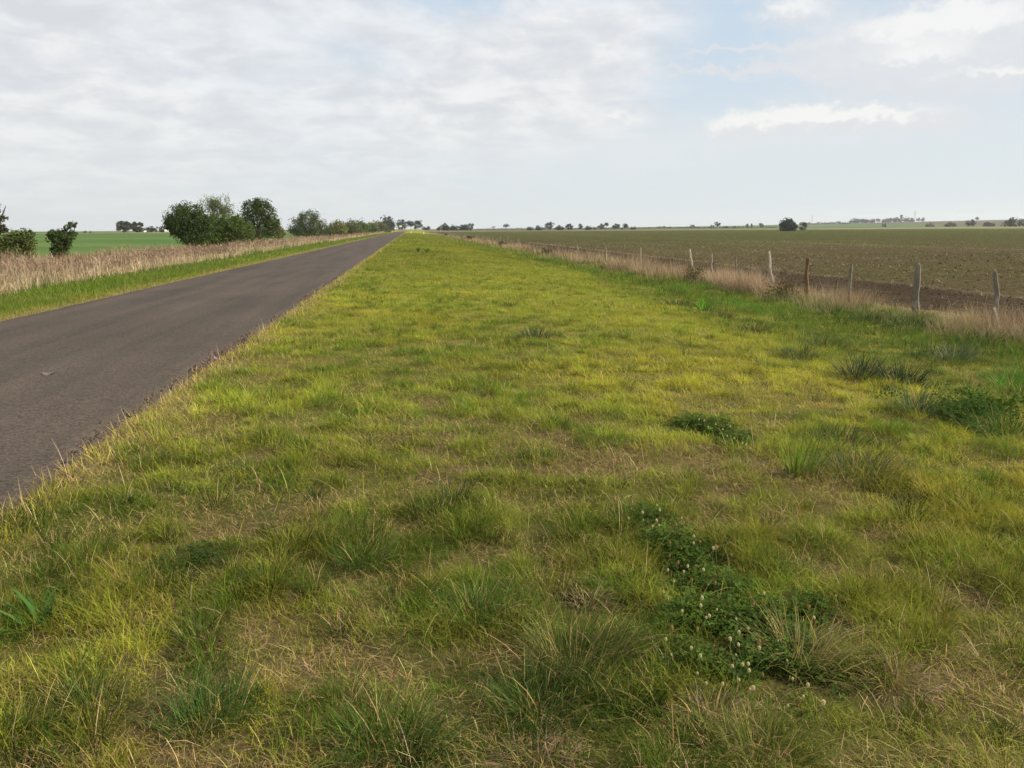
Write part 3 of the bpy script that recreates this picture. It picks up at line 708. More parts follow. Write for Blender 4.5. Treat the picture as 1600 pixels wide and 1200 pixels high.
def clover_proto(name, mat, droop):
    e = empty(name, (0, 0, 0))
    G = Geo(); n = 46
    i = np.arange(n) + .5; ph = np.arccos(1 - 2 * i / n); th = math.pi * (1 + 5 ** .5) * i
    D = np.c_[np.cos(th) * np.sin(ph), np.sin(th) * np.sin(ph), np.cos(ph)]
    c0 = np.array((0, 0, 0.0))
    side = np.cross(D, rng.normal(0, 1, (n, 3))); side /= np.linalg.norm(side, axis=1)[:, None]; oth = np.cross(D, side)
    tip = D.copy(); tip[:, 2] += -droop * (1 - D[:, 2]); rr = .0072
    for s_, o_ in ((side, oth), (oth, side)):
        V = np.stack([c0 + D * rr * .25, c0 + D * rr * .7 + s_ * .0016, c0 + tip * rr, c0 + D * rr * .7 - s_ * .0016], 1).reshape(-1, 3)
        G.add(V, np.arange(n * 4).reshape(-1, 4), np.array((.8, .75, .6)))
    head = G.build('flower_head', [mat], e); head.location = (0, 0, .13)
    G = Geo(); G.tube([(0, 0, 0), (.006, .002, .06), (0, 0, .125)], [.0011, .0010, .0009], np.array((.1, .15, .05)))
    G.build('stem', [STEM], e)
    return e
def copy_thing(o, loc, rz=0.0, scale=1.0, tilt=(0, 0)):
    c = o.copy(); COL.objects.link(c); c.location = loc; c.rotation_euler = (tilt[0], tilt[1], rz); c.scale = (scale,) * 3
    for ch in o.children:
        d = ch.copy(); COL.objects.link(d); d.parent = c
    return c
def clover_flowers():
    white = [(315,160),(408,160),(410,185),(485,150),(350,185),(535,258),(565,235),(628,297),(545,385),(610,385),(515,405),(445,400),(450,450),(740,398),(430,500),(670,570),(590,615),(515,590),(635,610),(835,560),(880,505),(755,630),(800,665),(720,720),(795,740),(848,755),(440,712),(530,765),(565,790),(460,790),(960,730),(1140,620),(1165,660),(1000,825),(1010,905),(745,845),(815,830),(822,852),(765,825),(745,795),(555,880),(620,925),(718,915),(790,915),(793,945),(830,955),(1090,925),(1030,990),(975,1015),(1130,1030),(370,92),(325,122),(390,112),(265,150),(600,525),(585,555),(738,680),(1220,520)]
    old = [(440,265),(495,285),(555,270),(583,262),(665,290),(435,325),(520,420),(655,435),(795,545),(840,728),(480,660),(570,682),(930,650),(1040,565),(1085,568),(715,322),(455,348),(540,370),(655,380),(590,150),(640,740),(880,880),(350,188)]
    pw = clover_proto('clover_flower', PETAL, .35); po = clover_proto('clover_flower', PETAL_OLD, 1.0)
    for lst, proto, lab, grp in ((white, pw, 'white round clover flower on a thin stem in the dark clover patch', 'white clover flowers in the near patch'),
                                 (old, po, 'faded brown clover flower drooping among the white ones', 'faded clover flowers in the near patch')):
        for i, (a, b) in enumerate(lst):
            px, py = 900 + a / 3, 760 + b / 3
            s = rng.uniform(.6, 1.15); x, y = at(px, py, .13 * s)
            loc = (x, y, float(tz(x, y)) + .005)
            if i == 0: o = proto; o.location = loc; o.rotation_euler = (0, 0, 0); o.scale = (s,) * 3
            else: o = copy_thing(proto, loc, rng.uniform(0, 6.28), s, (rng.normal(0, .12), rng.normal(0, .12)))
            tag(o, lab, 'flower', grp)
    # the far patch: a few small white heads
    for i, (px, py) in enumerate(((1100, 662), (1106, 672), (1118, 668), (1129, 676), (1141, 671), (1147, 690), (1160, 698), (1166, 700), (1172, 706), (1092, 660), (1136, 686))):
        x, y = at(px, py, .10); tag(copy_thing(pw, (x, y, float(tz(x, y))), i, 1.0), 'small white clover flower in the far clover patch', 'flower', 'white clover flowers in the far patch')
clover_flowers()

# ================================================================== single plants in the verge
def tuft(name, label, cat, px, py, h, r, n, col, wid=.0030, lean=.62, curl=(.2, 1.7), seg=4, mat=None, group=None, v=.15, dry=.08):
    x0, y0 = at(px, py); z0 = float(tz(x0, y0)); G = Geo()
    a = rng.uniform(0, 6.283, n); q = np.sqrt(rng.random(n)) * r; x = x0 + q * np.cos(a); y = y0 + q * np.sin(a)
    n = int(n * 1.35); a = rng.uniform(0, 6.283, n); q = np.sqrt(rng.random(n)) * r * rng.uniform(.8, 1.3, n); x = x0 + q * np.cos(a) * 1.25; y = y0 + q * np.sin(a)
    a = np.arctan2(np.sin(a) + rng.normal(0, .3), np.cos(a) + .5); c = jit(col, n, v + .06, .06); k = rng.random(n) < dry; c[k] = jit(TAN, int(k.sum()), .2)
    G.blades(put(x, y, -.01), h * rng.uniform(.5, 1.1, n), wid * rng.uniform(.7, 1.3, n), a + rng.normal(0, .5, n), .05 + lean * q / r * rng.uniform(.5, 1, n), rng.uniform(*curl, n), c, seg)
    o = G.build(name, [mat or GRASS], None, loc=(x0, y0, z0)); tag(o, label, cat, group); return o
tuft('grass_tussock', 'bright green spiky grass tussock with pale outer blades near the bottom centre', 'tussock', 745, 972, .24, .075, 230, (.09, .15, .028), dry=.14)
tuft('grass_tussock', 'broad dark based tussock leaning right, just left of the clover patch', 'tussock', 905, 1050, .34, .15, 420, (.115, .135, .035), dry=.18)
tuft('grass_tussock', 'tall dark green tussock below the leaning one at the bottom', 'tussock', 850, 1120, .24, .13, 300, (.065, .11, .026))
tuft('grass_tussock', 'long bladed green tussock at the bottom edge of the verge, left of centre', 'tussock', 620, 1180, .26, .13, 260, (.075, .13, .026))
tuft('grass_tussock', 'rounded lime green tussock low at the bottom right of the clover', 'tussock', 1190, 1180, .17, .13, 420, (.13, .155, .03), wid=.003)
tuft('grass_tussock', 'green tussock left of centre beside tan thatch', 'tussock', 565, 885, .20, .09, 220, (.08, .14, .026))
tuft('grass_tussock', 'wide dark green tussock in the mid verge above the clover', 'tussock', 700, 800, .17, .16, 320, (.055, .10, .024))
tuft('grass_tussock', 'soft dark tussock beside the asphalt edge at left', 'tussock', 395, 735, .13, .13, 260, (.06, .11, .024))
tuft('grass_tussock', 'yellow green pointed tussock right of the asphalt edge', 'tussock', 238, 722, .15, .10, 240, (.12, .16, .028))
tuft('grass_tussock', 'grey green arching tussock with bent dry blades right of the bright plant', 'tussock', 1340, 740, .30, .24, 420, (.085, .105, .045), dry=.22, curl=(.6, 1.8))
tuft('grass_tussock', 'loose straw coloured tussock on the right rim of the clover patch', 'tussock', 1255, 1040, .30, .10, 200, (.22, .21, .075), dry=.35, curl=(.4, 1.6))
tuft('grass_tussock', 'fine lime tussock at lower left of the verge', 'tussock', 315, 1003, .15, .06, 200, (.12, .16, .03), wid=.0028)
tuft('grass_tussock', 'olive tussock at the bottom left corner', 'tussock', 150, 1110, .2, .10, 260, (.09, .12, .03))
tuft('grass_tussock', 'deep green leaning tussock low in the lower left of the verge', 'tussock', 330, 1130, .22, .10, 260, (.07, .125, .025))
for px, py, r, lab in ((1118, 1120, .09, 'brown dead grass tussock under the clover patch'), (845, 1192, .10, 'reddish brown dead tussock at the bottom edge'), (925, 945, .07, 'small dead tussock with a dark hollow left of the clover'), (1405, 1065, .10, 'dead twiggy tussock at the lower right')):
    tuft('dead_tussock', lab, 'dead tussock', px, py, .13, r, 170, (.27, .185, .12), wid=.0032, lean=1.3, curl=(.4, 1.9), mat=DRY, dry=.1)
tuft('leafy_plant', 'upright plant with broad bright green leaves standing in the right verge', 'plant', 1252, 742, .42, .07, 30, (.14, .23, .028), wid=.011, lean=.34, curl=(.0, .5), v=.08, dry=0)
tuft('leafy_plant', 'plant with wide arching green leaves at the left bottom', 'plant', 65, 975, .24, .05, 22, (.07, .15, .035), wid=.016, lean=.8, curl=(.4, 1.3), v=.08, dry=0)
tuft('leafy_plant', 'small bright green plant below the fence in the ditch', 'plant', 1100, 486, .5, .12, 30, (.12, .25, .03), wid=.035, lean=.5, v=.1, dry=0)
for px, py, h, lab, c in ((1345, 590, .45, 'dark bluish sedge clump left of the twin spiky one', (.045, .065, .035)), (1408, 600, .42, 'dark spiky sedge clump beside the tan patch at right', (.03, .045, .022)),
                          (1438, 648, .42, 'pale grey green sedge clump beside the dark weed', (.09, .125, .05)), (1490, 565, .5, 'grey green sedge clump below the fence at right', (.085, .115, .06)),
                          (1583, 610, .45, 'vivid green grass clump at the right edge of the photo', (.085, .20, .025)), (840, 530, .28, 'grey sedge clump alone in the middle verge', (.07, .09, .05)),
                          (1130, 500, .3, 'dark grass clump in the ditch left of the bright plants', (.05, .08, .025))):
    tuft('sedge_clump', lab, 'sedge', px, py, h, .22, 230, c, wid=.0065, lean=.9, curl=(.2, 1.3), v=.2, dry=.10)
def weed(name, label, cat, x, y, rx, h, n, leaf, col, group=None):
    z = float(tz(x, y)); e = empty(name, (x, y, z)); tag(e, label, cat, group)
    G = Geo(); k = 22; sub = np.c_[rng.normal(0, rx * .6, k), rng.normal(0, rx * .6, k), rng.uniform(.25, .9, k) * h]
    i = rng.integers(0, k, n); P = sub[i] + rng.normal(0, 1, (n, 3)) * np.array((rx * .2, rx * .2, h * .14)); P[:, 2] = np.clip(P[:, 2], .02, None)
    G.leaves(P, leaf * rng.uniform(.6, 1.4, n), jit(col, n, .22, .07), up=.8); G.build('foliage', [GRASS], e)
    G = Geo()
    for s in sub: G.tube([(0, 0, -.02), s * np.array((.5, .5, .5)) + (0, 0, .02), s], [.006 * h / .3 + .002, .004 * h / .3, .001], np.array((.10, .09, .05)), 5)
    G.build('stem', [GRASS], e); return e
for px, py, h, r, lab, c in ((1300, 494, .40, .30, 'dark green grass clump in the dry grass between the reddish and the grey post', (.05, .085, .025)), (1352, 502, .34, .32, 'low dark grass clump in the ditch under the third post from the right', (.045, .075, .022)), (1425, 512, .42, .42, 'broad deep green grass clump in front of the thickest post', (.05, .10, .022)),
                          (1222, 470, .42, .34, 'deep green grass clump at the foot of the pale leaning post', (.05, .095, .026)), (990, 432, .4, .5, 'dark green grass clump in the ditch far along the fence', (.055, .105, .022)), (1290, 545, .36, .30, 'dull green grass clump in the ditch left of the sedges', (.06, .10, .028)), (1180, 520, .34, .32, 'dark olive grass clump in the middle of the ditch', (.06, .085, .025)),
                          (1530, 540, .42, .36, 'deep green grass clump by the fence near the right edge', (.045, .09, .022)), (1060, 478, .34, .36, 'olive grass clump left of the small bright plant', (.065, .085, .025)), (1570, 680, .34, .26, 'green grass clump right of the dark leafy weed', (.06, .115, .022)), (1320, 700, .20, .28, 'blurred dark grass clump above the grey green tussock', (.06, .085, .028)), (1250, 560, .30, .26, 'small grey green clump in the ditch above the lime turf', (.075, .10, .035))):
    tuft('ditch_clump', lab, 'grass clump', px, py, h, r, 330, c, wid=.0055, lean=.9, curl=(.2, 1.5), v=.2, dry=.08)
x, y = at(1500, 662); weed('leafy_weed', 'dark green leafy weed with a shadowed middle near the right edge', 'weed', x, y, .38, .27, 2600, .030, (.050, .095, .016))
x, y = at(1548, 650); weed('leafy_weed', 'mid green weed just right of the dark leafy weed', 'weed', x, y, .3, .26, 900, .045, (.075, .125, .02))
for px, py, lab in ((653, 394, 'left one of two dark weeds standing far up the verge'), (667, 395, 'right one of two dark weeds standing far up the verge')):
    x, y = at(px, py); weed('leafy_weed', lab, 'weed', x, y, .12, .30, 160, .07, (.075, .12, .03))
for px, lab, h in ((1085, 'dark green bush inside the dead grass below the fence', .75), (1230, 'thin dark weed beside the leafless shrub', .7), (855, 'small dark bush along the fence, nearest to the post row end', .6), (783, 'dark shrub at the fence foot far along the verge', .7), (735, 'dark shrub at the far end of the fence', .9), (698, 'low dark shrub farthest up the fence', .8)):
    x, y = along(px, FENCE_X - .75, 440 if px > 1000 else 385); weed('fence_shrub', lab, 'shrub', x, y, .45 * h + .1, h * .9, 420, .05 + .0010 * y, (.10, .085, .035))

# ================================================================== FENCE
WOOD = surf_mat('weathered_post', attr='Col', scales=((9, .25), (45, .25)), bump=.8, bscale=45)
WIRE = surf_mat('wire', color=(.22, .19, .17), rough=.6, spec=.4, scales=((30, .2),))
def fence():
    e = empty('wire_fence', (FENCE_X, 20, float(tz(FENCE_X, 20)))); tag(e, 'old wire fence on crooked weathered wooden posts between verge and ploughed field', 'fence')
    posts = [(1555, 1557, 424, .055, (.26, .23, .18)), (1435, 1436, 414, .085, (.24, .21, .16)), (1331, 1331, 412, .05, (.27, .23, .17)), (1262, 1263, 404, .07, (.22, .13, .065)), (1201, 1211, 395, .06, (.40, .34, .26)),
             (1150, 1151, 402, .035, (.28, .23, .17)), (1112, 1113, 397, .05, (.34, .28, .21)), (1077, 1083, 391, .06, (.40, .34, .26)), (1047, 1047, 402, .03, (.26, .2, .15)), (1022, 1022, 401, .03, (.26, .2, .15)), (1000, 1001, 387, .055, (.36, .3, .23)),
             (976, 976, 395, .04, (.27, .2, .15)), (946, 946, 385, .055, (.36, .3, .23)), (916, 916, 386, .04, (.28, .22, .16)), (902, 902, 383, .055, (.36, .3, .23)), (873, 873, 382, .055, (.34, .28, .2)), (848, 848, 381, .05, (.3, .25, .18)), (827, 827, 378.5, .06, (.34, .28, .2))]
    labels = {0: 'slim grey post at the right edge, forked at its foot', 1: 'thickest grey post, light on its right side', 3: 'reddish brown post with a ragged top', 4: 'pale bent post leaning left', 7: 'pale post leaning left beyond the dead grass stand'}
    tops = []
    org = np.array(e.location)
    lst = []
    for tx, bx, ty, r, c in posts:
        x, y = along(bx, FENCE_X, 450 if bx > 1000 else 395); xt, yt = along(tx, FENCE_X, 410 if bx > 1000 else 385)
        zt = z_at_px(tx, ty, x, y); lst.append((x, y, zt, yt - y, r, c))
    y = lst[-1][1] + 9
    while y < 300:
        lst.append((FENCE_X + rng.normal(0, .08), y, float(tz(FENCE_X, y)) + rng.uniform(.95, 1.25), rng.normal(0, .06), .06, (.33, .27, .2))); y += rng.uniform(6, 11)
    for i, (x, y, zt, dy, r, c) in enumerate(lst):
        G = Geo(); z0 = float(tz(x, y)) - .15; k = 9; P = []; rad = []
        zt = max(zt, z0 + .7)
        bend = rng.normal(0, .03, 2)
        for j in range(k):
            t = j / (k - 1); s = t ** 1.3 if i in (4, 7) else t
            P.append((x + bend[0] * math.sin(3 * t) + rng.normal(0, .012), y + dy * s + bend[1] * math.sin(3.5 * t), z0 + (zt - z0) * t)); rad.append(r * (1.08 - .28 * t) * rng.uniform(.74, 1.2))
        G.tube(P, rad, np.array(c) * .72, 6)
        if i == 0:
            G.tube([(x - .05, y - .35, z0), (x - .02, y - .15, z0 + .35), (x, y, z0 + .6)], [.035, .032, .025], np.array((.40, .35, .27)))
        if i == 3:   # splinters
            for q in range(4): G.tube([(x, y, zt - .5 + .13 * q), (x + rng.normal(0, .05), y - .10 - .06 * rng.random(), zt - .42 + .12 * q)], [.018, .006], np.array((.20, .12, .06)))
        if r > .05 and i < 8:   # split end
            G.tube([(x + .012, y + dy + .01, zt - .06), (x + .02, y + dy + .015, zt + .05)], [r * .55, r * .35], np.array(c) * 1.05)
        o = G.build('post', [WOOD], e); o.data.transform(Matrix.Translation(Vector(-org)))
        if i in labels: o['label'] = labels[i]
        tops.append((x, y, z0 + .15, zt, dy))
    for hgt in (.28, .52, .76, .98):
        G = Geo(); P = []
        for i, (x, y, zb, zt, dy) in enumerate(tops):
            t = hgt / 1.15; z = zb + min(hgt, zt - zb - .03)
            P.append((x - .06, y + dy * t, z))
            if i + 1 < len(tops):
                x2, y2 = tops[i + 1][0], tops[i + 1][1]; P.append(((x + x2) / 2 - .06, (y + y2) / 2, (z + tops[i + 1][2] + min(hgt, tops[i + 1][3] - tops[i + 1][2] - .03)) / 2 - rng.uniform(.01, .05)))
        P.insert(0, (FENCE_X, -2.0, float(tz(FENCE_X, -2)) + hgt))
        G.tube(P, .0022, np.array((.2, .18, .16)), 4); o = G.build('wire', [WIRE], e); o.data.transform(Matrix.Translation(Vector(-org)))
fence()

BARK = surf_mat('bark', attr='Col', scales=((6, .3), (30, .2)), bump=.7, bscale=25)
FOL = leaf_mat('tree_leaves', transl=0.35, rough=0.65, spec=0.05)
def branch(G, tips, p, d, L, r, depth, spread_, col, up=.25, kids=(2, 4), shrink=.68):
    P = [np.array(p)]; q = np.array(p, float); dd = np.array(d, float)
    for k in range(3):
        dd = dd + rng.normal(0, .10, 3) + np.array((0, 0, up * .15)); dd /= np.linalg.norm(dd); q = q + dd * L / 3; P.append(q.copy())
    G.tube(P, np.linspace(r, r * .62, 4), np.array(col), 6 if depth > 1 else 5, cap=False)
    if depth <= 1: tips.append(q)
    else: tips.append(P[2]) if depth == 2 else None
    if depth > 0:
        for k in range(rng.integers(kids[0], kids[1] + 1)):
            nd = dd + rng.normal(0, spread_, 3) + np.array((0, 0, up)); nd /= np.linalg.norm(nd)
            branch(G, tips, q if k else P[2 + (k % 2)], nd, L * shrink * rng.uniform(.8, 1.2), r * .6, depth - 1, spread_, col, up, kids, shrink)

def dead_shrub():
    x, y = along(1207, FENCE_X + .35, 450); e_loc = (x, y, float(tz(x, y)))
    G = Geo(); t = []
    for k in range(7): branch(G, t, (rng.normal(0, .1), rng.normal(0, .1), -.05), np.array((rng.normal(0, .35), .25 + rng.normal(0, .35), 1.0)) / 1.2, .55, .012, 3, .42, (.30, .24, .18), .1, (1, 3), .72)
    o = G.build('dead_shrub', [BARK]); o.location = e_loc; tag(o, 'leafless grey shrub with thin twigs beside the pale leaning post', 'shrub')
    x, y = along(1236, FENCE_X - .5, 455); G = Geo(); t = []
    for k in range(6): branch(G, t, (rng.normal(0, .12), rng.normal(0, .12), -.05), np.array((rng.normal(0, .3), rng.normal(0, .3), 1.0)), .4, .011, 2, .4, (.16, .10, .075), .1, (2, 3), .7)
    o = G.build('dead_shrub', [BARK]); o.location = (x, y, float(tz(x, y))); tag(o, 'dark brown leafless shrub left of the reddish brown post', 'shrub')
dead_shrub()

# ================================================================== TREES
def crown_points(lobes, n, clump=.16, gap=0.0):
    """leaves gathered in clumps spread over several lobes (cx, cy, cz, rx, ry, rz)"""
    lobes = np.array(lobes, float); w = lobes[:, 3] * lobes[:, 5]; w = w / w.sum()
    k = max(10, int(n / 42)); li = rng.choice(len(lobes), k, p=w)
    u = rng.normal(0, 1, (k, 3)); u /= np.linalg.norm(u, axis=1)[:, None]; r = rng.uniform(.25, 1.0, k) ** .45
    cen = lobes[li, :3] + u * r[:, None] * lobes[li, 3:6] * .92
    size = lobes[li, 3:6].mean(1) * clump * rng.uniform(.6, 1.6, k)
    ci = rng.integers(0, k, n); o = rng.normal(0, 1, (n, 3)); o /= np.maximum(1, np.linalg.norm(o, axis=1) / 1.6)[:, None]
    return cen[ci] + o * size[ci][:, None] * np.array((1, 1, .8)), u[ci], ci, k
def tree(name, label, cat, x, y, lobes, n, leaf, col, trunk=(.12, .8), bark=(.11, .085, .06), group=None, twigs=0, clump=.21, sink=.1, v=.14):
    z = float(tz(x, y)); e = empty(name, (x, y, z)); tag(e, label, cat, group)
    P, u, ci, k = crown_points(lobes, n, clump); P[:, 2] = np.maximum(P[:, 2], .05)
    cl = jit(col, k, v, .07)
    G = Geo(); G.leaves(P, leaf * rng.uniform(.6, 1.35, n), jit(cl[ci], n, .12, .05), up=.25, nrm=u * .5); G.build('crown', [FOL], e)
    G = Geo(); tr, th = trunk
    L = np.array(lobes, float); cx, cy = np.average(L[:, 0], weights=L[:, 3]), np.average(L[:, 1], weights=L[:, 3])
    G.tube([(0, 0, -sink), (cx * .1, cy * .1, th * .5), (cx * .4, cy * .4, th)], [tr * 1.25, tr, tr * .8], np.array(bark))
    for l in L:
        c = l[:3]; m = np.array((cx * .4, cy * .4, th)); mid = (m + c) / 2 + rng.normal(0, .08, 3) * l[3]
        G.tube([m, mid, c, c + (c - mid) * .25], [tr * .7, tr * .5, tr * .3, tr * .08], np.array(bark), 5, cap=False)
    for k in range(twigs):
        l = L[rng.integers(len(L))]; dd = rng.normal(0, 1, 3); dd[2] = abs(dd[2]) + .3; dd /= np.linalg.norm(dd)
        G.tube([l[:3], l[:3] + dd * l[3:6] * .7, l[:3] + dd * l[3:6] * rng.uniform(1.05, 1.4)], [tr * .2, tr * .12, tr * .04], np.array(bark), 4, cap=False)
    G.build('trunk', [BARK], e); return e
def px_lobes(px0, X, spec, py=385, depth=.9, base=None):
    """lobes from photo measurements (px, py, half width px, half height px) for a tree rooted on the line x = X"""
    x, y = along(px0, X, py) if base is None else base
    d = math.hypot(x, y); z0 = float(tz(x, y)); v = np.array((x, y)) / d; rt = np.array((v[1], -v[0])); out = []
    for a, b, hw, hh in spec:
        s = d / FPX / math.cos(math.atan2(abs(a - 800), FPX)) ** 0.0 ; k = math.sqrt(1 + ((a - 800) / FPX) ** 2)
        dx = (math.tan(math.atan2(*ray(a, b)[:2]) - math.atan2(x, y))) * d
        zc = z_at_px(a, b, x, y) - z0; w = hw * d / FPX / k; h = hh * d / FPX / k
        off = rng.normal(0, .25) * w * depth
        c = rt * dx + v * off; out.append((c[0], c[1], zc, w, w * depth, h))
    return x, y, out
HX = -17.0
DARKT = (.055, .082, .022); MIDT = (.090, .130, .030); OLIVE = (.140, .150, .048); GREY = (.085, .10, .055)
# ---- the big trees left of the road
x, y, L = px_lobes(300, HX, [(292, 348, 30, 30), (275, 352, 20, 18), (312, 352, 24, 26), (296, 331, 24, 14), (310, 370, 26, 14), (263, 349, 9, 7), (325, 352, 14, 18)])
tree('hedgerow_tree', 'dense very dark round tree, first of the close group left of the road', 'tree', x, y, L, 15000, .15, DARKT, (.14, .5))
x, y, L = px_lobes(352, HX + 1.2, [(343, 360, 22, 17), (362, 358, 22, 19), (336, 343, 13, 13), (378, 362, 20, 17), (370, 346, 12, 12), (352, 372, 24, 12), (330, 368, 16, 14)])
tree('hedgerow_bush', 'dark green bush filling the foot of the sparse upright tree', 'bush', x, y, L, 12000, .15, MIDT, (.10, .4))
x, y, L = px_lobes(405, HX, [(402, 340, 24, 24), (412, 328, 20, 14), (392, 324, 14, 11), (384, 346, 14, 16), (422, 352, 14, 20), (400, 366, 24, 14), (405, 316, 12, 6), (376, 352, 8, 10)])
tree('hedgerow_tree', 'leafy dark tree with a knobbly flat top, right of the sparse upright tree', 'tree', x, y, L, 15000, .17, (.060, .088, .021), (.15, .8))
x, y, L = px_lobes(432, HX - .3, [(430, 362, 9, 22), (437, 366, 7, 16), (432, 345, 5, 9)])
tree('hedgerow_bush', 'yellowish narrow shrub against the right side of the leafy dark tree', 'bush', x, y, L, 3600, .15, (.13, .13, .035), (.05, .4))
def sparse_tree():
    x, y = along(350, HX + .5); e = empty('sparse_tree', (x, y, float(tz(x, y)))); tag(e, 'upright tree with open thin crown of bare twigs, rising between two dark trees', 'tree')
    d = math.hypot(x, y); H = z_at_px(347, 305, x, y) - float(tz(x, y))
    G = Geo(); tips = []; v = np.array((x, y)) / d; rt = np.array((v[1], -v[0], 0))
    G.tube([(0, 0, -.1), (0, 0, H * .15), (0, 0, H * .28)], [.16, .13, .11], np.array((.16, .14, .10)))
    for a in (-.55, -.32, -.12, .08, .25, .42):
        dd = rt * a + np.array((0, 0, 1.0)) + np.append(v, 0) * rng.normal(0, .2); dd /= np.linalg.norm(dd)
        branch(G, tips, (0, 0, H * .27), dd, H * .30, .05, 3, .30, (.18, .165, .11), .16, (2, 3), .66)
    T = np.array(tips); s = (H * .98) / T[:, 2].max(); 
    for V in G.V: V[:, 2] *= s
    T[:, 2] *= s
    G.build('trunk', [BARK], e)
    n = 4200; i = rng.integers(0, len(T), n); P = T[i] + rng.normal(0, .17, (n, 3))
    P2 = rng.normal(0, 1, (1200, 3)) * np.array((.8, .8, .45)) + np.array((0, 0, H * .42)); P = np.concatenate([P, P2])
    G = Geo(); G.leaves(P, .11 * rng.uniform(.6, 1.3, len(P)), jit((.105, .145, .036), len(P), .2, .06)); G.build('crown', [FOL], e)
sparse_tree()
x, y, L = px_lobes(482, HX - 1, [(478, 352, 22, 18), (466, 358, 16, 16), (494, 358, 18, 16), (484, 338, 16, 10), (505, 362, 16, 12), (470, 340, 7, 7), (514, 366, 10, 8)])
tree('hedgerow_bush', 'grey green windswept shrub with wispy top, between the dark trees and the far hedge', 'bush', x, y, L, 13000, .21, (.085, .112, .042), (.14, .6), twigs=26)
# ---- the row of hedge bushes running up the left of the road
hedge = [(528, 358, 11, 9, OLIVE), (541, 359, 10, 9, DARKT), (551, 355, 11, 8, (.10, .11, .045)), (556, 363, 10, 7, MIDT), (566, 356, 9, 8, MIDT), (573, 361, 8, 7, DARKT), (581, 355, 8, 7, OLIVE), (587, 359, 7, 6, DARKT), (594, 355, 7, 7, (.12, .115, .055)), (600, 358, 7, 5, MIDT), (608, 356, 6, 6, OLIVE)]
ordn = ['first', 'second', 'third', 'fourth', 'fifth', 'sixth', 'seventh', 'eighth', 'ninth', 'tenth', 'last']
for (a, b, w, h, c), o_ in zip(hedge, ordn):
    x, y, L = px_lobes(a, HX + 1.0, [(a, b - 1, w * 1.15, h * 1.15), (a - w * .6, b + 3, w * .8, h * .8), (a + w * .6, b + 3, w * .8, h * .8)], 368, 2.2)
    s = math.hypot(x, y) / 150; shade = 'dark' if c == DARKT else ('olive' if c == OLIVE else ('pale' if c[0] > .09 else 'mid green'))
    tree('hedge_bush', f'{shade} hedge bush, {o_} along the road after the windswept shrub', 'bush', x, y, L, 3000, .28 * s, c, (.10, .4), group='bushes of the hedge along the left of the road')
# ---- far left edge
x, y, L = px_lobes(-30, HX, [(-2, 345, 12, 11), (-18, 335, 18, 20), (4, 357, 7, 8), (-35, 350, 25, 30), (-8, 322, 9, 7), (6, 330, 5, 4)], 380)
tree('roadside_tree', 'tree cut by the left edge of the photo with loose hanging leaves', 'tree', x, y, L, 5600, .10, (.075, .085, .04), (.10, 1.0), twigs=14)
x, y, L = px_lobes(25, HX + .3, [(28, 376, 22, 17), (10, 386, 20, 17), (44, 366, 9, 8), (42, 382, 9, 14), (20, 398, 26, 16), (-8, 395, 14, 16)], 395)
tree('roadside_bush', 'olive brown bush beside the tree at the left edge', 'bush', x, y, L, 12000, .10, (.095, .115, .034), (.05, .3), twigs=14)
x, y, L = px_lobes(90, HX + .3, [(90, 372, 13, 12), (96, 380, 15, 12), (80, 366, 10, 7), (106, 371, 12, 7), (104, 357, 5, 6), (112, 351, 8, 5), (118, 353, 5, 3), (92, 392, 15, 9), (112, 366, 8, 7), (100, 362, 5, 4)], 392)
tree('bent_bush', 'small dark bush bent to the right by the wind, in the reeds', 'bush', x, y, L, 9000, .085, (.065, .10, .028), (.06, .4), twigs=8)
for px, hgt in ((76, 1.6), (80, 1.55)):
    pass
x, y = along(60, HX + .8, 400)
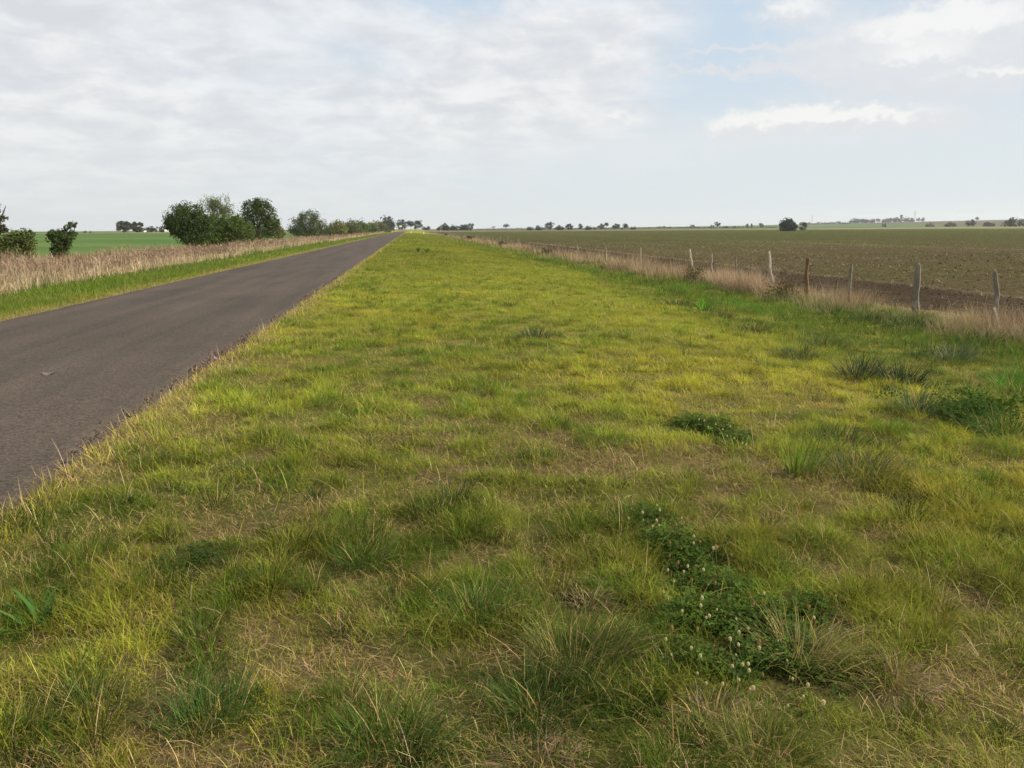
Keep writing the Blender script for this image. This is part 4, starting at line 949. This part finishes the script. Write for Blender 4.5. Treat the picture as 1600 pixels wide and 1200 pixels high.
# ---- distant trees ------------------------------------------------------------------
def far_tree(label, px, d, w, top, base, col, kind='round', cat='tree', name='distant_tree', n=420, group=None):
    x, y = far(px, d); z0 = float(tz(x, y)); m = d / FPX / math.sqrt(1 + ((px - 800) / FPX) ** 2)
    H = max(z_at_px(px, top, x, y) - z0, 1.0) * .93; hw = w * .5 * m * (.86 if kind in ('bush', 'round') else .9)
    if kind == 'round': lobes = [(0, 0, H * .55, hw, hw, H * .46), (-hw * .5, 0, H * .42, hw * .55, hw * .6, H * .36), (hw * .45, 0, H * .46, hw * .6, hw * .6, H * .38), (hw * .1, 0, H * .8, hw * .55, hw * .5, H * .2)]; tr = H * .12
    elif kind == 'bush': lobes = [(0, 0, H * .45, hw, hw, H * .5), (-hw * .5, 0, H * .3, hw * .6, hw * .6, H * .32), (hw * .5, 0, H * .35, hw * .6, hw * .6, H * .36)]; tr = H * .06
    elif kind == 'umbrella': lobes = [(0, 0, H * .8, hw, hw, H * .2), (-hw * .45, 0, H * .72, hw * .5, hw * .5, H * .16), (hw * .45, 0, H * .76, hw * .5, hw * .5, H * .16)]; tr = H * .55
    elif kind == 'lolly': lobes = [(0, 0, H * .66, hw, hw, H * .33), (hw * .4, 0, H * .58, hw * .6, hw * .6, H * .25), (-hw * .4, 0, H * .7, hw * .6, hw * .5, H * .24)]; tr = H * .35
    elif kind == 'slim': lobes = [(0, 0, H * .55, hw, hw, H * .45), (0, 0, H * .8, hw * .6, hw * .6, H * .2)]; tr = H * .12
    elif kind == 'open': lobes = [(-hw * .5, 0, H * .55, hw * .5, hw * .5, H * .3), (hw * .5, 0, H * .5, hw * .45, hw * .5, H * .3), (-hw * .05, 0, H * .8, hw * .42, hw * .4, H * .2), (hw * .55, 0, H * .78, hw * .35, hw * .3, H * .13), (-hw * .8, 0, H * .35, hw * .3, hw * .3, H * .2), (0, 0, H * .3, hw * .7, hw * .6, H * .22)]; tr = H * .3
    elif kind == 'slant': lobes = [(hw * .45, 0, H * .5, hw * .5, hw * .6, H * .5), (-hw * .1, 0, H * .34, hw * .5, hw * .5, H * .36), (-hw * .6, 0, H * .2, hw * .4, hw * .4, H * .2)]; tr = H * .06
    lobes = [(c[0], c[1] + rng.normal(0, .1) * hw, *c[2:]) for c in lobes]
    a = math.atan2(x, y)
    lobes = [(c[0] * math.cos(a) + c[1] * math.sin(a), -c[0] * math.sin(a) + c[1] * math.cos(a), *c[2:]) for c in lobes]
    leaf = max(hw, H * .5) * .27
    return tree(name, label, cat, x, y, lobes, int(n * 1.6), leaf, col, (max(.02 * H, .08), tr), group=group, clump=.30, sink=.4)
FD = (.030, .045, .020); FM = (.042, .062, .026)
left_far = [('pale open tree, leftmost of the far grove beyond the green field', 194, 430, 23, 342, 363, (.085, .105, .065), 'open', 900),
            ('darker broad tree on the right of the far left grove', 214, 430, 22, 345, 363, (.055, .07, .04), 'open', 900),
            ('low bush at the right foot of the far left grove', 226, 430, 11, 352, 363, (.045, .06, .03), 'bush', 420),
            ('dark round tree between the two white bales', 236, 440, 12, 354, 362, (.025, .038, .02), 'round', 420),
            ('greyish bare tree right of the dark one between the bales', 245, 445, 10, 353.5, 362, (.16, .145, .13), 'open', 300),
            ('small dark bush left of the larger white bale', 252, 440, 8, 357, 362, (.03, .04, .025), 'bush', 260),
            ('green trees spreading behind the larger bale, against the big dark tree', 264, 450, 26, 352, 362, (.05, .07, .035), 'round', 600),
            ('tiny round bush alone on the left skyline', 132, 430, 8, 361, 366, (.04, .05, .03), 'round', 200),
            ('tiniest bush on the left skyline, just right of a round one', 141, 430, 5, 364, 367, (.04, .05, .03), 'bush', 150),
            ('dark knee high bush on the tan strip under the small bale', 230, 405, 4, 363.5, 367, (.03, .035, .02), 'bush', 150)]
for lab, px, d, w, t, b, c, k, n in left_far: far_tree(lab, px, d, w * 1.08, t, b, c, k, n=n)
mid_far = [('tall rounded tree behind the end of the hedge', 606, 620, 21, 337, 355, (.05, .06, .035), 'round', 700),
           ('wide dark tree left of the white road signs', 628, 720, 19, 342, 358, (.030, .035, .028), 'round', 700),
           ('middle dark tree right behind the road end', 642, 730, 12, 344, 358, (.032, .036, .03), 'lolly', 420),
           ('dark tree on the right of the three at the road end', 653, 725, 15, 344, 358, (.030, .035, .028), 'round', 600),
           ('low green bush right of the trees at the road end', 666, 700, 14, 351.5, 358, (.04, .055, .025), 'bush', 350),
           ('slanting dark copse rising to a peak, right of the road end', 692, 640, 20, 349, 359, (.035, .042, .028), 'slant', 600),
           ('low hedge stretch joined to the slanting copse', 708, 640, 19, 353, 358, (.04, .055, .03), 'bush', 400),
           ('rounded green copse far right of the road end', 727, 650, 22, 351, 358, (.035, .055, .026), 'bush', 500),
           ('thin crowned tree standing over the rounded copse', 736, 655, 9, 348.5, 358, (.07, .085, .06), 'umbrella', 300),
           ('wispy grey bare tree on the skyline', 771, 700, 9, 353, 359, (.13, .13, .11), 'open', 130),
           ('small flat topped tree alone on the skyline', 790, 760, 11, 350.5, 358, (.06, .065, .05), 'umbrella', 260)]
for lab, px, d, w, t, b, c, k, n in mid_far: far_tree(lab, px, d, w, t, b, c, k, n=n)
row = [(827, 13, 355, 'bush', 'lowest bush at the left end of the dark tree row'), (843, 15, 351.5, 'bush', 'broad bush left of the tallest tree in the dark row'), (858, 13, 345, 'round', 'tallest tree of the dark tree row beyond the field'), (874, 15, 352, 'bush', 'wide low bush right of the tallest tree in the row'),
       (889, 14, 349, 'round', 'broad pointed tree in the middle of the dark row'), (907, 10, 349.5, 'round', 'compact tree just left of the gap in the dark row'), (919, 13, 351, 'bush', 'flat bush at the left side of the gap in the row'), (929, 5, 353.5, 'bush', 'tiny bush inside the gap of the dark row'),
       (938, 11, 349, 'round', 'black green round tree right of the gap'), (947, 9, 347.5, 'slim', 'slender tree just right of the black green round one'), (963, 13, 349, 'round', 'rounded tree third from the right end of the row'), (976, 12, 348.3, 'round', 'taller tree second from the right end of the row'), (990, 9, 353, 'bush', 'low bush ending the dark row at right')]
for px, w, t, k, lab in row: far_tree(lab, px, 680 + rng.uniform(-15, 15), w, t, 358, FD if k != 'bush' else (.032, .05, .024), k, n=420)
row2 = [(1030, 7, 353, 'bush', 'small bush, leftmost of the scattered ones right of the dark row'), (1037, 5, 352, 'lolly', 'tiny tree beside the leftmost scattered bush'), (1047, 4, 353, 'bush', 'dot like bush between the tiny tree and the gap'), (1082, 9, 350.3, 'round', 'rounded bush standing clear on the skyline mid field'), (1091, 4, 353.6, 'bush', 'very small bush right of the clear rounded one'),
        (1113, 8, 351, 'bush', 'bush at the left foot of the lollipop shaped tree'), (1121, 11, 344.6, 'lolly', 'lollipop shaped tree rising above its neighbours'), (1133, 9, 351, 'bush', 'dark bush right of the lollipop shaped tree'), (1148, 5, 353, 'bush', 'faint low bush between the lollipop tree and the twin trees'),
        (1167, 5, 349, 'slim', 'left of the twin faint trees on the skyline'), (1174, 4, 349, 'slim', 'right of the twin faint trees on the skyline'), (1189, 7, 347, 'lolly', 'faint leaning tree left of the lone round bush'), (1191, 6, 350.5, 'bush', 'dark small bush under the faint leaning tree')]
for px, w, t, k, lab in row2: far_tree(lab, px, 860 + rng.uniform(-20, 20), w, t, 356, FM, k, n=260)
far_tree('large dark round bush alone at the far edge of the ploughed field', 1231, 420, 25, 340.5, 355, (.022, .036, .015), 'bush', 'bush', 'lone_bush', 2200)
far_tree('paler bush beside the large dark round bush', 1255, 500, 12, 344, 354, (.085, .10, .045), 'bush', 'bush', 'distant_bush', 420)
hillrow = [(1335, 14, 342.5, 'low left end of the bluish hilltop grove'), (1348, 14, 341, 'wide tree in the left half of the bluish hilltop grove'), (1362, 11, 341.5, 'round tree before the gap in the hilltop grove'), (1372, 6, 340.5, 'squarish tree after the gap in the hilltop grove'), (1384, 13, 342, 'flat tree clump on the right of the hilltop grove'), (1391, 4, 339.5, 'upright tree ending the left hilltop grove'),
           (1401, 12, 339.5, 'left clump of the second hilltop grove'), (1418, 13, 338.8, 'right clump of the second hilltop grove'), (1434, 5, 339.5, 'small tree just right of the lattice pylon'), (1442, 6, 340, 'second small tree right of the lattice pylon'), (1525, 5, 337.5, 'small tree alone on the right hill crest')]
for px, w, t, lab in hillrow: far_tree(lab, px, 2150, w * 1.25, t, 345, (.03, .048, .03), 'bush' if w > 7 else 'round', n=420)
far_tree('thin poplar rising from the second hilltop grove', 1407, 2140, 4, 335, 345, (.03, .048, .03), 'slim', n=200)
scrub = [(1381, 1000, 8, 347, 'rounded scrub bush on the slope below the hilltop grove', (.07, .075, .035)), (1516, 900, 14, 341.5, 'dark thorny bush standing before the right hill', (.035, .035, .025)), (1580, 820, 24, 341, 'dark spreading scrub at the right edge of the skyline', (.045, .05, .028)), (1598, 830, 14, 340, 'scrub bush cut off by the right edge of the skyline', (.05, .055, .03)),
         (1455, 1050, 16, 349, 'low brown scrub strip below the hill, left of the thorny bush', (.09, .075, .045)), (1545, 950, 20, 347, 'low brown scrub between the thorny bush and the dark spreading scrub', (.08, .07, .04)), (1485, 1000, 18, 348.5, 'low scrub strip directly left of the thorny bush', (.085, .075, .045))]
for px, d, w, t, lab, c in scrub: far_tree(lab, px, d, w, t, 352, c, 'bush', 'bush', 'scrub_bush', 420)
def far_wood():
    G = Geo()
    for px in np.arange(1262, 1330, 2.2):
        d = 1900 + rng.uniform(-60, 60); x, y = far(px, d); z0 = float(tz(x, y)); H = max(2.0, z_at_px(px, 346.5 + 2.5 * rng.random() - (2 if abs(px - 1308) < 4 else 0), x, y) - z0)
        P, u, ci, k = crown_points([(x, y, z0 + H * .45, 3.6, 4, H * .5)], 90, .2); G.leaves(P, 1.6, jit((.045, .06, .035), 90, .15), nrm=u * .5)
    tag(G.build('far_wood', [FOL]), 'hazy strip of far trees on the skyline right of the lone bush', 'wood', kind='stuff')
    G = Geo()
    for px in np.arange(745, 1215, 2.0):                      # thin field-edge hedge, one low mass
        d = 880 + rng.uniform(-25, 25); x, y = far(px, d); z0 = float(tz(x, y)); H = rng.uniform(.6, 1.9)
        P, u, ci, k = crown_points([(x, y, z0 + H * .45, 1.4, 2, H * .5)], 26, .3); G.leaves(P, .8, jit((.06, .065, .035) if rng.random() < .6 else (.17, .15, .085), 26, .15))
    tag(G.build('field_edge_scrub', [FOL]), 'thin broken line of low scrub along the far field edge', 'scrub', kind='stuff')
far_wood()

# ================================================================== small far objects
STEEL = surf_mat('galvanised_steel', color=(.30, .31, .33), rough=.5, spec=.5, scales=((.4, .1),))
WHITE = surf_mat('white_paint', color=(.78, .78, .76), rough=.5, spec=.4, scales=((3, .05),))
BALE = surf_mat('white_wrap', color=(.74, .71, .66), rough=.45, spec=.4, scales=((2.5, .10), (9, .06)), bump=.4, bscale=6)
POLE = surf_mat('pole_wood', color=(.48, .45, .40), rough=.9, scales=((2, .2),))
def pylon(px, d, top, label):
    x, y = far(px, d); z0 = float(tz(x, y)); H = z_at_px(px, top, x, y) - z0; e = empty('pylon', (x, y, z0)); tag(e, label, 'pylon')
    G = Geo(); r = .09; hw = H * .11; c = np.array((.3, .3, .3)); lev = [0, .22, .42, .58, .72, .84, 1.0]; wd = [1, .72, .5, .36, .26, .2, .05]
    cor = [(-1, -1), (1, -1), (1, 1), (-1, 1)]
    for a in cor: G.tube([(a[0] * hw * w, a[1] * hw * w, H * l - (.4 if l == 0 else 0)) for l, w in zip(lev, wd)], r, c, 4)
    for i in range(6):
        for k in range(4):
            a, b = cor[k], cor[(k + 1) % 4]
            G.tube([(a[0] * hw * wd[i], a[1] * hw * wd[i], H * lev[i]), (b[0] * hw * wd[i + 1], b[1] * hw * wd[i + 1], H * lev[i + 1])], r * .6, c, 4)
            G.tube([(b[0] * hw * wd[i], b[1] * hw * wd[i], H * lev[i]), (a[0] * hw * wd[i + 1], a[1] * hw * wd[i + 1], H * lev[i + 1])], r * .6, c, 4)
    G.build('lattice_tower', [STEEL], e)
    an = math.atan2(x, y)
    for l, w in ((.74, .20), (.86, .17), (.96, .10)):
        G = Geo(); u = np.array((math.cos(an), -math.sin(an), 0)); 
        for s in (-1, 1): G.tube([u * 0 + (0, 0, H * l), u * s * H * w + (0, 0, H * l)], r * .9, c, 4); G.tube([(0, 0, H * (l + .035)), u * s * H * w + (0, 0, H * l)], r * .7, c, 4)
        G.build('cross_arm', [STEEL], e)
pylon(1428, 2300, 329.5, 'grey lattice pylon on the right hill beside the hilltop grove')
pylon(1268, 2900, 336, 'faint lattice pylon on the skyline right of the lone round bush')
def sign(px, d, top, base, label, panel=(.75, .75), name='road_sign'):
    x, y = far(px, d); z0 = float(tz(x, y)); H = z_at_px(px, top, x, y) - z0; e = empty(name, (x, y, z0)); tag(e, label, 'sign')
    G = Geo(); G.tube([(0, 0, -.3), (0, 0, H - panel[1] * .5)], .05, np.array((.7, .7, .7))); G.build('pole', [WHITE], e)
    # rounded panel with real thickness
    w, h = panel; n = 20; th = np.arange(n) * 2 * math.pi / n
    ex = np.sign(np.cos(th)) * np.abs(np.cos(th)) ** .35 * w / 2; ez = np.sign(np.sin(th)) * np.abs(np.sin(th)) ** .35 * h / 2
    V = np.concatenate([np.c_[ex, np.full(n, -.075), ez], np.c_[ex, np.full(n, -.055), ez], [[0, -.075, 0], [0, -.055, 0]]]); F = []
    for k in range(n):
        q = (k + 1) % n; F += [(k, q, 2 * n, 2 * n), (k + n, 2 * n + 1, q + n, q + n)]
    F3 = [f[:3] for f in F]
    for k in range(n): q = (k + 1) % n; F3 += [(k, k + n, q + n), (k, q + n, q)]
    p = mesh_np('panel', V, np.array(F3), None, [WHITE], e); p.location = (0, 0, H - h / 2)
def pole(px, d, top, label, r=.09, arm=False):
    x, y = far(px, d); z0 = float(tz(x, y)); H = z_at_px(px, top, x, y) - z0; e = empty('utility_pole', (x, y, z0)); tag(e, label, 'pole')
    G = Geo(); G.tube([(0, 0, -.5), (0, 0, H * .5), (0, 0, H)], [r * 1.2, r, r * .8], np.array((.5, .47, .42))); G.build('shaft', [POLE], e)
    G = Geo(); G.tube([(-.8, 0, H * .94), (.8, 0, H * .94)], .05, np.array((.4, .38, .34)))
    for s in (-.7, 0, .7): G.tube([(s, 0, H * .94), (s, 0, H * .94 + .22)], [.05, .03], np.array((.5, .5, .5)))
    G.build('crossbar', [POLE], e)
sign(626, 640, 352, 358, 'white sign on a pole left of the road end', (2.0, 1.5))
sign(645, 640, 353.5, 360, 'white sign on a pole right of the road end', (1.5, 1.3))
pole(630, 660, 350, 'pale pole just right of the left road end sign')
pole(633, 670, 349, 'pale tall pole nearest the middle of the road end')
pole(647, 690, 347, 'pale pole behind the right road end sign')
pole(688, 560, 351.5, 'thin pale pole before the slanting copse')
def marker(px, py, label):
    x, y = at(px, py); e = empty('marker_post', (x, y, float(tz(x, y)))); tag(e, label, 'marker')
    G = Geo(); G.tube([(0, 0, -.2), (0, 0, .55), (0, 0, .85), (.0, 0, .9)], [.16, .16, .15, .06], np.array((.8, .8, .78))); G.build('post', [WHITE], e)
    G = Geo(); G.tube([(0, 0, .60), (0, 0, .72)], [.168, .165], np.array((.3, .1, .1)), cap=False); G.build('band', [surf_mat('grey_band', color=(.3, .3, .3), scales=((4, .1),))], e)
marker(642, 364.5, 'short white marker post beside the far right edge of the road')
marker(662, 366, 'short white marker post at the far end of the fence')
def bale(px, d, w, h, py, label):
    x, y = far(px, d); m = d / FPX / math.sqrt(1 + ((px - 800) / FPX) ** 2); z0 = float(tz(x, y)); r = h * m / 2; L = w * m
    a = math.atan2(x, y); u = np.array((math.cos(a), -math.sin(a), 0))
    G = Geo(); zc = r * .97
    G.tube([u * t * L / 2 + (0, 0, zc) for t in (-1, -.98, -.9, -.5, 0, .5, .9, .98, 1)], [r * q for q in (.05, .72, .95, 1, 1, 1, .95, .72, .05)], np.array((.74, .71, .66)), 14)
    o = G.build('wrapped_bale', [BALE], None, True); o.location = (x, y, z0); tag(o, label, 'bale')
bale(226, 415, 4.5, 3.0, 362, 'small white bale at the right foot of the far left grove')
bale(259.5, 415, 6.5, 4.6, 361.5, 'larger white bale near the big dark tree on the far tan strip')
def litter():
    x, y = at(76, 593, .04); n = 12
    V = []; F = []
    for j, (r, z) in enumerate(((1.0, .0), (.6, .006), (0.02, .010))):
        th = np.arange(n) * 2 * math.pi / n; V.append(np.c_[np.cos(th) * r * .075 * (1 + .25 * np.sin(3 * th)), np.sin(th) * r * .05, z + .012 * np.cos(2 * th) * r + .006])
    V = np.concatenate(V)
    for j in range(2):
        for k in range(n): F.append((j * n + k, j * n + (k + 1) % n, (j + 1) * n + (k + 1) % n, (j + 1) * n + k))
    o = mesh_np('paper_scrap', V, np.array(F), None, [surf_mat('pale_paper', color=(.135, .115, .095), scales=((20, .15),))]); o.location = (x, y, .047); tag(o, 'pale crumpled scrap lying on the asphalt', 'litter')
litter()
